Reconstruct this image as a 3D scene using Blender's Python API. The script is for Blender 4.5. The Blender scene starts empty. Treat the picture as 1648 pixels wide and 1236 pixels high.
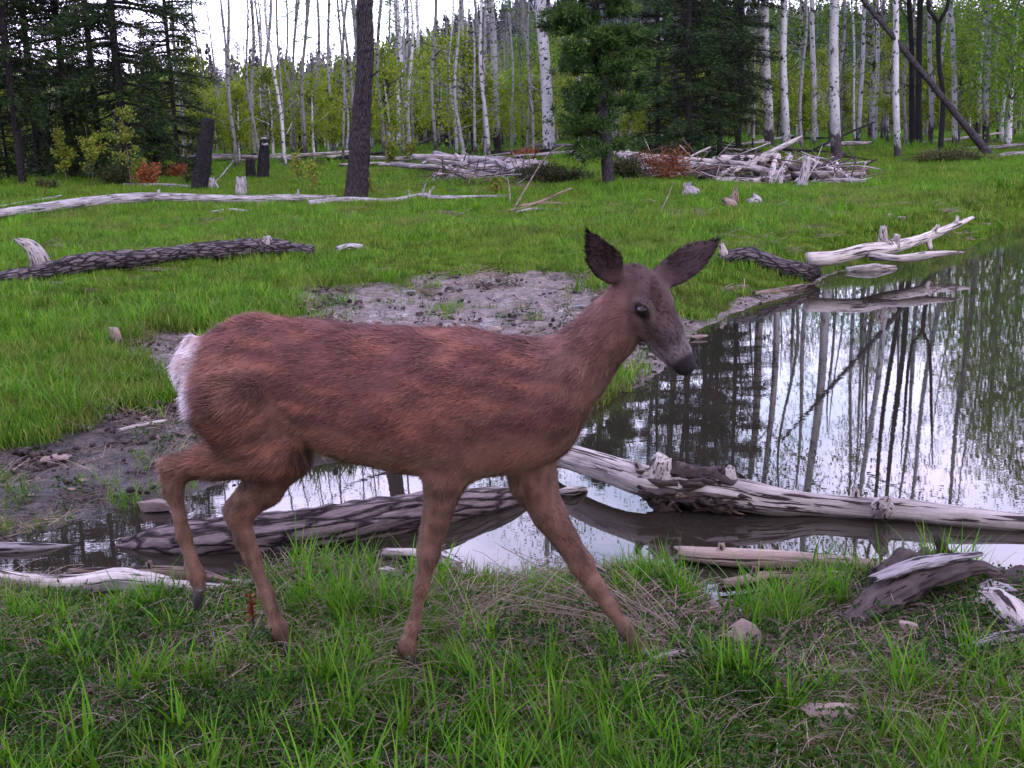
import bpy, math, random
import numpy as np
from mathutils import Vector, Matrix

random.seed(7)
RNG = np.random.default_rng(7)
SC = bpy.context.scene
COL = SC.collection
PI = math.pi

# ------------------------------------------------------------------ camera
FPX, PW, PH = 1800.0, 1648.0, 1236.0
CAM = np.array([0.0, 0.0, 1.5])
PITCH = math.atan((618 - 225) / FPX)
ROLL = 0.028
_F = np.array([0, math.cos(PITCH), -math.sin(PITCH)])
_U0 = np.array([0, math.sin(PITCH), math.cos(PITCH)])
_R0 = np.array([1.0, 0, 0])
_U = math.cos(ROLL) * _U0 + math.sin(ROLL) * _R0
_R = math.cos(ROLL) * _R0 - math.sin(ROLL) * _U0
cam_d = bpy.data.cameras.new('camera')
cam_d.sensor_width = 36.0
cam_d.lens = 36.0 * FPX / PW
cam_d.clip_start = 0.05
cam_d.clip_end = 2000
cam = bpy.data.objects.new('camera', cam_d)
COL.objects.link(cam)
cam.matrix_world = Matrix(((_R[0], _U[0], -_F[0], CAM[0]), (_R[1], _U[1], -_F[1], CAM[1]),
                           (_R[2], _U[2], -_F[2], CAM[2]), (0, 0, 0, 1)))
SC.camera = cam

# ------------------------------------------------------------------ sky, sun, exposure
SUN_EL, SUN_AZ = math.radians(24), math.radians(150)     # soft evening light from behind the camera, to the left
world = bpy.data.worlds.new('World')
SC.world = world
world.use_nodes = True
wn, wl = world.node_tree.nodes, world.node_tree.links
wn.clear()
w_out = wn.new('ShaderNodeOutputWorld')
w_bg = wn.new('ShaderNodeBackground')
w_bg.inputs['Strength'].default_value = 0.1
w_sky = wn.new('ShaderNodeTexSky')
w_sky.sky_type = 'NISHITA'
w_sky.sun_disc = False
w_sky.sun_elevation = SUN_EL
w_sky.sun_rotation = SUN_AZ
w_tc = wn.new('ShaderNodeTexCoord')
w_map = wn.new('ShaderNodeMapping')
w_map.inputs['Scale'].default_value = (1.0, 1.0, 2.6)
w_n = wn.new('ShaderNodeTexNoise')
w_n.inputs['Scale'].default_value = 3.1
w_n.inputs['Detail'].default_value = 6
w_n.inputs['Roughness'].default_value = 0.55
w_r = wn.new('ShaderNodeValToRGB')
w_r.color_ramp.elements[0].position = 0.36
w_r.color_ramp.elements[0].color = (0.35, 0.35, 0.35, 1)
w_r.color_ramp.elements[1].position = 0.56
w_r.color_ramp.elements[1].color = (1, 1, 1, 1)
w_mix = wn.new('ShaderNodeMix')
w_mix.data_type = 'RGBA'
w_mix.inputs['B'].default_value = (8.5, 7.75, 11.3, 1)
wl.new(w_tc.outputs['Generated'], w_map.inputs['Vector'])
wl.new(w_map.outputs['Vector'], w_n.inputs['Vector'])
wl.new(w_n.outputs['Fac'], w_r.inputs['Fac'])
wl.new(w_r.outputs['Color'], w_mix.inputs['Factor'])
wl.new(w_sky.outputs['Color'], w_mix.inputs['A'])
wl.new(w_mix.outputs['Result'], w_bg.inputs['Color'])
wl.new(w_bg.outputs['Background'], w_out.inputs['Surface'])

sun_d = bpy.data.lights.new('sun', 'SUN')
sun_d.energy = 0.5
sun_d.angle = math.radians(25)
sun_d.color = (1.0, 0.92, 0.84)
sun = bpy.data.objects.new('sun', sun_d)
COL.objects.link(sun)
_sd = Vector((math.sin(SUN_AZ) * math.cos(SUN_EL), math.cos(SUN_AZ) * math.cos(SUN_EL), math.sin(SUN_EL)))
sun.rotation_euler = _sd.to_track_quat('Z', 'Y').to_euler()

SC.render.engine = 'CYCLES'
SC.view_settings.view_transform = 'Standard'
SC.view_settings.look = 'None'
SC.view_settings.exposure = 2.38
SC.view_settings.gamma = 1.0
SC.view_settings.use_curve_mapping = False
SC.cycles.max_bounces = 6
SC.cycles.diffuse_bounces = 2
SC.cycles.glossy_bounces = 3
SC.cycles.transmission_bounces = 3
SC.cycles.transparent_max_bounces = 4
SC.cycles.caustics_reflective = False
SC.cycles.caustics_refractive = False
SC.cycles.use_denoising = True

# ------------------------------------------------------------------ noise helpers
_LAT = np.random.default_rng(99).random((64, 64, 64)).astype(np.float32) * 2 - 1


def vn3(p, seed=0):
    p = np.asarray(p, dtype=np.float64) + np.array([seed * 17.31, seed * 7.77, seed * 3.91])
    i = np.floor(p).astype(np.int64)
    f = p - i
    f = f * f * (3 - 2 * f)
    out = 0
    for dx in (0, 1):
        wx = f[..., 0] if dx else 1 - f[..., 0]
        for dy in (0, 1):
            wy = f[..., 1] if dy else 1 - f[..., 1]
            for dz in (0, 1):
                wz = f[..., 2] if dz else 1 - f[..., 2]
                out = out + wx * wy * wz * _LAT[(i[..., 0] + dx) & 63, (i[..., 1] + dy) & 63, (i[..., 2] + dz) & 63]
    return out


def vn2(x, y, sc=1.0, seed=0):
    x = np.asarray(x, dtype=float)
    y = np.asarray(y, dtype=float)
    return vn3(np.stack([x * sc, y * sc, np.zeros_like(x) + 0.37], -1), seed)


def sstep(a, b, v):
    t = np.clip((v - a) / (b - a), 0, 1)
    return t * t * (3 - 2 * t)


# ------------------------------------------------------------------ place on the ground
WATER_Z = -0.06


def ray(px, py):
    return _F + (px - PW / 2) / FPX * _R - (py - PH / 2) / FPX * _U


def at_y(px, py, Y):
    d = ray(px, py)
    return CAM + d * (Y / d[1])


def on_z(px, py, z):
    d = ray(px, py)
    return CAM + d * ((z - CAM[2]) / d[2])


def base_z(y):
    y = np.asarray(y, dtype=float)
    return np.where(y < 6.5, 0.0, np.where(y < 32, 0.03 * (y - 6.5), np.where(y < 70, 0.765 + 0.016 * (y - 32), 1.373)))


def on_ground(px, py):
    d = ray(px, py)
    t = 1.0
    while t < 150:
        p = CAM + d * t
        if p[2] <= float(base_z(p[1])):
            return p
        t += 0.02
    return CAM + d * t


_shore = [(-420, 1060), (-150, 975), (0, 950), (150, 962), (300, 958), (400, 945), (470, 908), (560, 915), (640, 925), (740, 928),
          (840, 932), (930, 920), (1020, 902), (1085, 908), (1120, 960), (1170, 1000), (1235, 985), (1250, 945), (1300, 922),
          (1400, 925), (1500, 915), (1648, 935), (1800, 945), (2200, 980), (2700, 700), (2500, 440), (2100, 365), (1800, 338),
          (1690, 340), (1648, 350), (1605, 374), (1560, 398), (1480, 414), (1400, 427), (1335, 442), (1290, 465), (1210, 492),
          (1150, 516), (1108, 545), (1080, 580), (1040, 618), (960, 655), (860, 682), (740, 710), (600, 735), (480, 752),
          (380, 770), (300, 792), (240, 810), (150, 838), (60, 860), (0, 872), (-150, 900), (-420, 960)]
POND = np.array([on_z(a, b, WATER_Z)[:2] for a, b in _shore])


def poly_sdf(x, y, P):
    x = np.asarray(x, dtype=float)
    y = np.asarray(y, dtype=float)
    dmin = np.full(x.shape, 1e9)
    inside = np.zeros(x.shape, dtype=bool)
    n = len(P)
    for i in range(n):
        ax, ay = P[i]
        bx, by = P[(i + 1) % n]
        ex, ey = bx - ax, by - ay
        t = np.clip(((x - ax) * ex + (y - ay) * ey) / (ex * ex + ey * ey + 1e-12), 0, 1)
        dmin = np.minimum(dmin, (x - ax - t * ex) ** 2 + (y - ay - t * ey) ** 2)
        c = ((ay > y) != (by > y)) & (x < ex * (y - ay) / (ey if abs(ey) > 1e-12 else 1e-12) + ax)
        inside ^= c
    d = np.sqrt(dmin)
    return np.where(inside, -d, d)


def pond_d(x, y):
    return poly_sdf(x, y, POND) + 0.05 * vn2(x, y, 2.3, 3) + 0.025 * vn2(x, y, 7.0, 4)


_mudA = np.array([on_ground(a, b)[:2] for a, b in [(440, 535), (480, 485), (590, 460), (700, 447), (850, 437), (960, 455), (1060, 495),
                                                  (1180, 480), (1290, 448), (1320, 455), (1200, 500), (1110, 550), (900, 600), (650, 600), (480, 560)]])
_mudB = np.array([on_ground(a, b)[:2] for a, b in [(-200, 740), (0, 712), (90, 688), (200, 655), (330, 640), (420, 700), (480, 750), (380, 768),
                                                  (240, 808), (0, 868), (-200, 905)]])
_mudC = np.array([on_ground(a, b)[:2] for a, b in [(200, 570), (240, 535), (330, 535), (330, 640), (250, 620)]])


def mud_mask(x, y):
    n = 0.16 * vn2(x, y, 1.3, 11) + 0.12 * vn2(x, y, 3.7, 12)
    m = np.zeros(np.shape(x))
    for P, sc in ((_mudA, 1.0), (_mudB, 0.5), (_mudC, 0.4)):
        m = np.maximum(m, 1 - sstep(-0.25 * sc, 0.3 * sc, poly_sdf(x, y, P) + n * sc * 1.6))
    d = pond_d(x, y)
    m = np.maximum(m, (1 - sstep(0.03, 0.22, d + n * 0.6)) * (1 - 0.85 * sstep(11.5, 13.5, y)))
    return m


def gz(x, y):
    x = np.asarray(x, dtype=float)
    y = np.asarray(y, dtype=float)
    d = pond_d(x, y)
    land = base_z(y) + 0.018 * vn2(x, y, 1.7, 1) + 0.012 * vn2(x, y, 5.1, 2) + 0.10 * vn2(x, y, 0.22, 5) * sstep(8, 16, y)
    m = mud_mask(x, y)
    land = land - 0.03 * m * sstep(4, 5, y)
    land = land + m * (0.022 * vn2(x, y, 11, 8) + 0.016 * vn2(x, y, 4.3, 9))
    z = np.where(d > 0, WATER_Z + sstep(0, 0.8, d) * (land - WATER_Z) + 0.012 * sstep(0, 0.1, d),
                 WATER_Z - 0.35 * sstep(0, 1.0, -d))
    return z


def px_of(P):
    q = np.asarray(P) - CAM
    return PW / 2 + FPX * (q @ _R) / (q @ _F)


def gp(px, py, dz=0.0):
    p = on_ground(px, py)
    return np.array([p[0], p[1], float(gz(p[0], p[1])) + dz])


# ------------------------------------------------------------------ mesh and object helpers
class Geo:
    def __init__(s):
        s.V, s.F, s.R, s.M, s.n, s.T = [], [], [], [], 0, []

    def add(s, V, F, rest=None, mat=0, tint=None):
        V = np.asarray(V, dtype=np.float64)
        F = np.asarray(F, dtype=np.int64)
        s.V.append(V)
        s.R.append(V if rest is None else rest)
        s.T.append(np.full(len(V), 0.5) if tint is None else np.asarray(tint, dtype=float))
        s.F.append(F + s.n)
        s.M.append(np.full(len(F), mat))
        s.n += len(V)

    def mesh(s, name, mats, smooth=True):
        V = np.concatenate(s.V)
        me = bpy.data.meshes.new(name)
        me.vertices.add(len(V))
        me.vertices.foreach_set('co', V.astype(np.float32).ravel())
        loops = np.concatenate([f.ravel() for f in s.F])
        tot = np.concatenate([np.full(len(f), f.shape[1]) for f in s.F])
        me.loops.add(len(loops))
        me.loops.foreach_set('vertex_index', loops.astype(np.int32))
        me.polygons.add(len(tot))
        st = np.concatenate([[0], np.cumsum(tot)[:-1]])
        me.polygons.foreach_set('loop_start', st.astype(np.int32))
        me.polygons.foreach_set('material_index', np.concatenate(s.M).astype(np.int32))
        me.polygons.foreach_set('use_smooth', np.full(len(tot), smooth))
        a = me.attributes.new('rest', 'FLOAT_VECTOR', 'POINT')
        a.data.foreach_set('vector', np.concatenate(s.R).astype(np.float32).ravel())
        a = me.attributes.new('tint', 'FLOAT', 'POINT')
        a.data.foreach_set('value', np.concatenate(s.T).astype(np.float32))
        me.update(calc_edges=True)
        for m in (mats if isinstance(mats, (list, tuple)) else [mats]):
            me.materials.append(m)
        return me


def link(name, me, parent=None, loc=(0, 0, 0)):
    o = bpy.data.objects.new(name, me)
    COL.objects.link(o)
    o.location = loc
    if parent is not None:
        o.parent = parent
    return o


def tag(o, label=None, cat=None, group=None, kind=None):
    if label:
        o['label'] = label
    if cat:
        o['category'] = cat
    if group:
        o['group'] = group
    if kind:
        o['kind'] = kind
    return o


def thing(name, loc, label, cat, group=None, rz=0.0):
    o = bpy.data.objects.new(name, None)
    COL.objects.link(o)
    o.location = loc
    o.rotation_euler = (0, 0, rz)
    return tag(o, label, cat, group)


def spline(P, n):
    P = np.asarray(P, dtype=float)
    if len(P) == 2:
        t = np.linspace(0, 1, n)[:, None]
        return P[0] + (P[1] - P[0]) * t
    Q = np.vstack([2 * P[0] - P[1], P, 2 * P[-1] - P[-2]])
    seg = np.linalg.norm(np.diff(P, axis=0), axis=1)
    cum = np.concatenate([[0], np.cumsum(seg)])
    out = []
    for u in np.linspace(0, cum[-1], n):
        k = min(np.searchsorted(cum, u, side='right') - 1, len(P) - 2)
        t = (u - cum[k]) / max(seg[k], 1e-9)
        p0, p1, p2, p3 = Q[k], Q[k + 1], Q[k + 2], Q[k + 3]
        out.append(0.5 * (2 * p1 + (p2 - p0) * t + (2 * p0 - 5 * p1 + 4 * p2 - p3) * t * t + (3 * p1 - p0 - 3 * p2 + p3) * t ** 3))
    return np.array(out)


def tube(geo, path, rad, n=None, seg=10, rough=0.08, fr=(3.0, 1.2), fine=0.0, seed=0, mat=0, jag=0.0, cap=None, flat=1.0, s0=0.0, capmat=None, tip=False):
    path = np.asarray(path, dtype=float)
    if n is None:
        n = max(4, len(path) * 4)
    P = spline(path, n)
    L = np.concatenate([[0], np.cumsum(np.linalg.norm(np.diff(P, axis=0), axis=1))])
    rad = np.atleast_1d(np.asarray(rad, dtype=float))
    r = np.interp(L / L[-1], np.linspace(0, 1, len(rad)), rad) if len(rad) > 1 else np.full(n, rad[0])
    T = np.gradient(P, axis=0)
    T /= np.linalg.norm(T, axis=1)[:, None] + 1e-12
    ref = np.array([0, 0, 1.0]) if abs(T[0][2]) < 0.85 else np.array([0, 1.0, 0])
    A = np.cross(T, ref)
    A /= np.linalg.norm(A, axis=1)[:, None] + 1e-12
    B = np.cross(A, T)
    th = np.linspace(0, 2 * PI, seg, endpoint=False)
    ct, st = np.cos(th), np.sin(th)
    q = np.stack([np.broadcast_to(ct * fr[0] / 2, (n, seg)), np.broadcast_to(st * fr[0] / 2, (n, seg)), np.broadcast_to((L * fr[1])[:, None], (n, seg))], -1)
    disp = rough * vn3(q, seed + 1) + 0.5 * rough * vn3(q * 2.3, seed + 2)
    if fine:
        q2 = np.stack([np.broadcast_to(ct * 4.5, (n, seg)), np.broadcast_to(st * 4.5, (n, seg)), np.broadcast_to((L / max(r.mean(), .01) * 0.7)[:, None], (n, seg))], -1)
        k = vn3(q2, seed + 5)
        disp = disp + fine * (np.abs(k) * 2 - 0.6)
    rr = r[:, None] * (1 + disp)
    V = P[:, None, :] + A[:, None, :] * (rr * ct)[..., None] + B[:, None, :] * (rr * st * flat)[..., None]
    rest = np.stack([r[:, None] * ct + 0 * rr, r[:, None] * st + 0 * rr, np.broadcast_to((L + s0)[:, None], (n, seg))], -1)
    if jag:
        rg = np.random.default_rng(seed + 77)
        for e, sg in ((0, -1), (n - 1, 1)):
            V[e] += T[e] * sg * jag * (rg.random(seg) - 0.3)[:, None]
    i = np.arange(n - 1)[:, None] * seg
    j = np.arange(seg)[None]
    jn = (j + 1) % seg
    F = np.stack([i + j, i + jn, i + seg + jn, i + seg + j], -1).reshape(-1, 4)
    Vf = V.reshape(-1, 3)
    Rf = rest.reshape(-1, 3)
    nb = geo.n
    c0 = P[0] - (T[0] * (r[0] * 0.25 if not jag else -jag * 0.6))
    c1 = P[-1] + (T[-1] * (r[-1] * 0.25 if not jag else -jag * 0.6))
    geo.add(np.vstack([Vf, c0, c1]), F, np.vstack([Rf, [0, 0, s0], [0, 0, s0 + L[-1]]]), mat)
    a = np.arange(seg)
    f0 = np.stack([np.full(seg, n * seg), (a + 1) % seg, a], -1)
    f1 = np.stack([np.full(seg, n * seg + 1), (n - 1) * seg + a, (n - 1) * seg + (a + 1) % seg], -1)
    geo.F.append(np.vstack([f0, f1]) + nb)
    geo.M.append(np.full(2 * seg, mat if capmat is None else capmat))
    return P, T, r


def unit(v):
    v = np.asarray(v, dtype=float)
    return v / (np.linalg.norm(v, axis=-1, keepdims=True) + 1e-12)


def quads(geo, C, D, W, ln, wd, mat=0, tint=None, tipw=0.25):
    """a small leaf or needle at each C: along D (length ln), across W (half width wd), narrow at both ends"""
    C, D, W = np.asarray(C), unit(D), np.asarray(W)
    W = unit(W - D * (W * D).sum(-1, keepdims=True))
    ln = np.broadcast_to(np.asarray(ln, dtype=float), (len(C),))[:, None]
    wd = np.broadcast_to(np.asarray(wd, dtype=float), (len(C),))[:, None]
    a = C
    b = C + D * ln * 0.55 + W * wd
    c = C + D * ln
    d = C + D * ln * 0.55 - W * wd
    V = np.stack([a, b, c, d], 1).reshape(-1, 3)
    F = np.arange(len(C) * 4).reshape(-1, 4)
    tt = np.repeat(RNG.random(len(C)) if tint is None else tint, 4)
    geo.add(V, F, None, mat, tt)


def rand_dirs(n, rg=None):
    rg = rg or RNG
    v = rg.normal(size=(n, 3))
    return unit(v)


def blades(geo, n, rad, h, w, lean, curve, seed, mat=0, k=4, hv=0.5):
    rg = np.random.default_rng(seed)
    a = rg.random(n) * 2 * PI
    rr = rad * np.sqrt(rg.random(n))
    ba = rg.random(n) * 2 * PI
    base = np.stack([rr * np.cos(ba), rr * np.sin(ba), np.full(n, -0.015)], -1)
    d = np.stack([np.cos(a), np.sin(a), np.zeros(n)], -1)
    side = np.stack([-np.sin(a), np.cos(a), np.zeros(n)], -1)
    hh = h * (1 - hv + hv * rg.random(n) * 1.4)
    le = lean * rg.random(n)
    cu = curve * rg.random(n)
    ww = w * (0.6 + 0.7 * rg.random(n))
    rows = []
    for i in range(k + 1):
        t = i / k
        p = base + d * ((le * t + cu * t * t) * hh)[:, None] + np.array([0, 0, 1.0]) * (hh * t * (1 - 0.35 * cu * t))[:, None]
        wt = ww * (1 - t ** 2.2) * 0.5
        rows.append(p - side * wt[:, None])
        if i < k:
            rows.append(p + side * wt[:, None])
    m = 2 * k + 1
    V = np.stack(rows, 1).reshape(-1, 3)
    o = (np.arange(n) * m)[:, None]
    tint = np.repeat(rg.random(n), m)
    q = [o + np.array([2 * i, 2 * i + 1, 2 * i + 3, 2 * i + 2]) for i in range(k - 1)]
    nb = geo.n
    rest = np.stack([np.zeros(len(V)), np.zeros(len(V)), V[:, 2]], -1)
    geo.add(V, np.vstack(q), rest, mat, tint)
    t3 = o + np.array([2 * k - 2, 2 * k - 1, 2 * k])
    geo.F.append(t3 + nb)
    geo.M.append(np.full(n, mat))


# ------------------------------------------------------------------ materials
class NT:
    def __init__(s, name):
        s.m = bpy.data.materials.new(name)
        s.m.use_nodes = True
        s.t = s.m.node_tree
        s.t.nodes.clear()
        s.out = s.t.nodes.new('ShaderNodeOutputMaterial')

    def n(s, typ, **kw):
        nd = s.t.nodes.new('ShaderNode' + typ)
        for k, v in kw.items():
            setattr(nd, k, v)
        return nd

    def l(s, a, b):
        s.t.links.new(a, b)

    def vec(s, scale, attr='rest'):
        mp = s.n('Mapping')
        mp.inputs['Scale'].default_value = scale
        if attr == 'object':
            s.l(s.n('TexCoord').outputs['Object'], mp.inputs['Vector'])
        elif attr == 'world':
            s.l(s.n('NewGeometry').outputs['Position'], mp.inputs['Vector'])
        else:
            s.l(s.n('Attribute', attribute_name=attr).outputs['Vector'], mp.inputs['Vector'])
        return mp.outputs['Vector']

    def noise(s, vec, sc=1.0, det=4, rough=0.55, dist=0.0):
        nd = s.n('TexNoise')
        nd.inputs['Scale'].default_value = sc
        nd.inputs['Detail'].default_value = det
        nd.inputs['Roughness'].default_value = rough
        nd.inputs['Distortion'].default_value = dist
        s.l(vec, nd.inputs['Vector'])
        return nd.outputs['Fac']

    def ramp(s, fac, stops):
        r = s.n('ValToRGB')
        e = r.color_ramp.elements
        while len(e) < len(stops):
            e.new(0.5)
        for i, (p, c) in enumerate(stops):
            e[i].position = p
            e[i].color = (c if len(c) == 4 else (*c, 1)) if not np.isscalar(c) else (c, c, c, 1)
        s.l(fac, r.inputs['Fac'])
        return r.outputs['Color']

    def mix(s, fac, a, b, mode='MIX'):
        m = s.n('Mix', data_type='RGBA', blend_type=mode)
        for v, i in ((fac, 'Factor'), (a, 'A'), (b, 'B')):
            if hasattr(v, 'is_linked'):
                s.l(v, m.inputs[i])
            elif i == 'Factor':
                m.inputs[i].default_value = v
            else:
                m.inputs[i].default_value = (*v, 1) if len(v) == 3 else v
        return m.outputs['Result']

    def mth(s, op, a, b=0.0, c=None):
        m = s.n('Math', operation=op)
        for i, v in enumerate((a, b) if c is None else (a, b, c)):
            if hasattr(v, 'is_linked'):
                s.l(v, m.inputs[i])
            else:
                m.inputs[i].default_value = v
        return m.outputs[0]

    def val(s, col, lo, hi, src):
        """multiply a colour by a value between lo and hi driven by src (0..1)"""
        v = s.mth('MULTIPLY_ADD', src, hi - lo, lo)
        h = s.n('HueSaturation')
        s.l(v, h.inputs['Value'])
        s.l(col, h.inputs['Color'])
        return h.outputs['Color']

    def bsdf(s, col, rough=0.8, bump=None, bd=0.02, bs=0.5, spec=0.12):
        b = s.n('BsdfPrincipled')
        for v, i in ((col, 'Base Color'), (rough, 'Roughness')):
            if hasattr(v, 'is_linked'):
                s.l(v, b.inputs[i])
            else:
                b.inputs[i].default_value = (*v, 1) if i == 'Base Color' else v
        b.inputs['Specular IOR Level'].default_value = spec
        if bump is not None:
            bp = s.n('Bump')
            bp.inputs['Distance'].default_value = bd
            bp.inputs['Strength'].default_value = bs
            s.l(bump, bp.inputs['Height'])
            s.l(bp.outputs['Normal'], b.inputs['Normal'])
        s.l(b.outputs['BSDF'], s.out.inputs['Surface'])
        return b


def mat_wood(name, c1, c2, dark, sc=30, stretch=0.07, crack=0.56, bd=0.006, patch=0.5, warm=None):
    t = NT(name)
    v = t.vec((sc, sc, sc * stretch))
    g = t.noise(v, 1.0, 7, 0.65, 0.3)
    col = t.ramp(g, [(0.3, c2), (0.62, c1)])
    v2 = t.vec((sc * 2.2, sc * 2.2, sc * stretch * 1.3))
    ck = t.noise(v2, 1.0, 4, 0.6, 0.6)
    ckm = t.ramp(ck, [(crack, 0), (crack + 0.035, 1)])
    fg = t.noise(t.vec((sc * 6, sc * 6, sc * stretch * 3)), 1.0, 3, 0.7)
    pn = t.noise(t.vec((5, 5, 2.2)), 1.0, 5, 0.6)
    pm = t.ramp(pn, [(patch, 0), (patch + 0.16, 0.75)])
    if warm:
        wn_ = t.noise(t.vec((3, 3, 3)), 1.0, 3)
        col = t.mix(t.ramp(wn_, [(0.48, 0), (0.62, 1)]), col, warm)
    col = t.mix(pm, col, dark)
    col = t.mix(ckm, col, [x * 0.35 for x in dark])
    oi = t.n('ObjectInfo')
    col = t.val(col, 0.72, 1.2, oi.outputs['Random'])
    col = t.val(col, 0.55, 1.45, fg)
    h = t.mth('SUBTRACT', t.mth('MULTIPLY_ADD', fg, 0.4, g), ckm)
    t.bsdf(col, 0.78, h, bd, 0.8)
    return t.m


def mat_bark(name, c1, c2, crev, sc=18, stretch=0.3, bd=0.02, lo=0.8, hi=1.15, gloss=0.85):
    t = NT(name)
    v = t.vec((sc, sc, sc * stretch))
    vo = t.n('TexVoronoi', feature='DISTANCE_TO_EDGE')
    vo.inputs['Scale'].default_value = 1.0
    nz = t.noise(v, 0.8, 5, 0.6)
    add = t.n('VectorMath', operation='ADD')
    sc_ = t.n('VectorMath', operation='SCALE')
    cb = t.n('TexNoise')
    cb.inputs['Scale'].default_value = 0.7
    cb.inputs['Detail'].default_value = 6
    cb.inputs['Roughness'].default_value = 0.65
    t.l(v, cb.inputs['Vector'])
    t.l(cb.outputs['Color'], sc_.inputs[0])
    sc_.inputs['Scale'].default_value = 1.5
    t.l(v, add.inputs[0])
    t.l(sc_.outputs[0], add.inputs[1])
    t.l(add.outputs[0], vo.inputs['Vector'])
    ed = t.ramp(vo.outputs['Distance'], [(0.01, 0), (0.16, 1)])
    g = t.noise(t.vec((sc * 3, sc * 3, sc * 0.5)), 1.0, 6, 0.65)
    col = t.ramp(g, [(0.32, c2), (0.66, c1)])
    col = t.mix(ed, crev, col)
    oi = t.n('ObjectInfo')
    col = t.val(col, lo, hi, oi.outputs['Random'])
    h = t.mth('MULTIPLY_ADD', ed, 1.0, t.mth('MULTIPLY', g, 0.5))
    t.bsdf(col, gloss, h, bd, 0.9)
    return t.m


def mat_aspen(name, pale, pale2, scar, basedark=0.9, foot=(0.022, 0.018, 0.02)):
    t = NT(name)
    n1 = t.noise(t.vec((3, 3, 1.5)), 1.0, 5)
    col = t.ramp(n1, [(0.3, pale2), (0.65, pale)])
    ln = t.noise(t.vec((5, 5, 42)), 1.0, 4, 0.6)
    lm = t.ramp(ln, [(0.58, 0), (0.72, 0.7)])
    col = t.mix(lm, col, [x * 0.45 for x in pale2])
    sn = t.noise(t.vec((8.5, 8.5, 9.0)), 1.0, 3, 0.55)
    sm = t.ramp(sn, [(0.59, 0), (0.62, 1)])
    col = t.mix(sm, col, scar)
    sep = t.n('SeparateXYZ')
    t.l(t.n('Attribute', attribute_name='rest').outputs['Vector'], sep.inputs[0])
    bn = t.noise(t.vec((9, 9, 3.5)), 1.0, 5, 0.7)
    oi0 = t.n('ObjectInfo')
    hgt = t.mth('ADD', t.mth('MULTIPLY_ADD', oi0.outputs['Random'], 0.75, -0.1), t.mth('ADD', sep.outputs['Z'], t.mth('MULTIPLY', bn, -1.9)))
    bm = t.ramp(t.mth('MULTIPLY_ADD', hgt, 1.0 / basedark, 0.62), [(0.30, 1), (0.55, 0)])
    col = t.mix(bm, col, foot)
    oi = t.n('ObjectInfo')
    col = t.val(col, 0.7, 1.15, oi.outputs['Random'])
    t.bsdf(col, 0.75, t.mth('ADD', sn, bm), 0.02, 0.5)
    return t.m


def mat_leaf(name, c1, c2, c3=None, transl=0.35, lo=0.75, hi=1.25, rough=0.6, patch=None, spec=0.10):
    t = NT(name)
    a = t.n('Attribute', attribute_name='tint')
    st = [(0.0, c1), (0.75, c2)] + ([(0.97, c3)] if c3 else [])
    col = t.ramp(a.outputs['Fac'], st)
    if patch:
        pv = t.noise(t.vec((1, 1, 1), 'world'), 0.9, 4, 0.6)
        col = t.mix(t.ramp(pv, [(0.46, 0), (0.66, 0.85)]), col, patch)
        pv2 = t.noise(t.vec((1.3, 1, 1), 'world'), 0.42, 5, 0.65)
        col = t.mix(t.ramp(pv2, [(0.54, 0), (0.70, 0.7)]), col, (0.10, 0.098, 0.03))
    oi = t.n('ObjectInfo')
    col = t.val(col, lo, hi, oi.outputs['Random'])
    b = t.n('BsdfPrincipled')
    t.l(col, b.inputs['Base Color'])
    b.inputs['Roughness'].default_value = rough
    b.inputs['Specular IOR Level'].default_value = spec
    tr = t.n('BsdfTranslucent')
    t.l(col, tr.inputs['Color'])
    mx = t.n('MixShader')
    mx.inputs[0].default_value = transl
    t.l(b.outputs[0], mx.inputs[1])
    t.l(tr.outputs[0], mx.inputs[2])
    t.l(mx.outputs[0], t.out.inputs['Surface'])
    return t.m


def mat_rock(name, c1, c2, c3):
    t = NT(name)
    v = t.vec((1, 1, 1), 'object')
    g = t.noise(v, 14, 7, 0.65)
    g2 = t.noise(v, 4, 3, 0.6)
    col = t.ramp(g, [(0.32, c2), (0.64, c1)])
    col = t.mix(t.ramp(g2, [(0.46, 0), (0.62, 0.8)]), col, c3)
    oi = t.n('ObjectInfo')
    col = t.val(col, 0.75, 1.2, oi.outputs['Random'])
    t.bsdf(col, 0.8, g, 0.02, 0.7)
    return t.m


M = {}
M['driftwood'] = mat_wood('driftwood', (0.28, 0.255, 0.245), (0.12, 0.104, 0.100), (0.045, 0.033, 0.032), 30, 0.07, 0.56, 0.014, 0.51)
M['grey_wood'] = mat_wood('grey_wood', (0.21, 0.195, 0.205), (0.10, 0.092, 0.097), (0.035, 0.028, 0.03), 30, 0.08, 0.55, 0.012, 0.52)
M['brown_wood'] = mat_wood('brown_wood', (0.12, 0.085, 0.07), (0.055, 0.038, 0.032), (0.018, 0.012, 0.011), 30, 0.08, 0.55, 0.008, 0.52)
M['rotten_wood'] = mat_wood('rotten_wood', (0.040, 0.031, 0.029), (0.014, 0.011, 0.0105), (0.005, 0.004, 0.004), 26, 0.16, 0.60, 0.015, 0.5)
M['pink_wood'] = mat_wood('pink_wood', (0.17, 0.132, 0.115), (0.085, 0.062, 0.054), (0.04, 0.027, 0.025), 30, 0.08, 0.58, 0.008, 0.55)
M['bark'] = mat_bark('dark_bark', (0.036, 0.029, 0.034), (0.013, 0.0105, 0.0125), (0.003, 0.0025, 0.003), 46, 0.16, 0.018)
M['log_bark'] = mat_bark('grey_log_bark', (0.090, 0.074, 0.080), (0.032, 0.026, 0.029), (0.004, 0.003, 0.004), 30, 0.2, 0.02)
M['pond_bark'] = mat_bark('plated_bark', (0.12, 0.095, 0.096), (0.05, 0.038, 0.04), (0.007, 0.005, 0.0055), 26, 0.17, 0.016)
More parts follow.
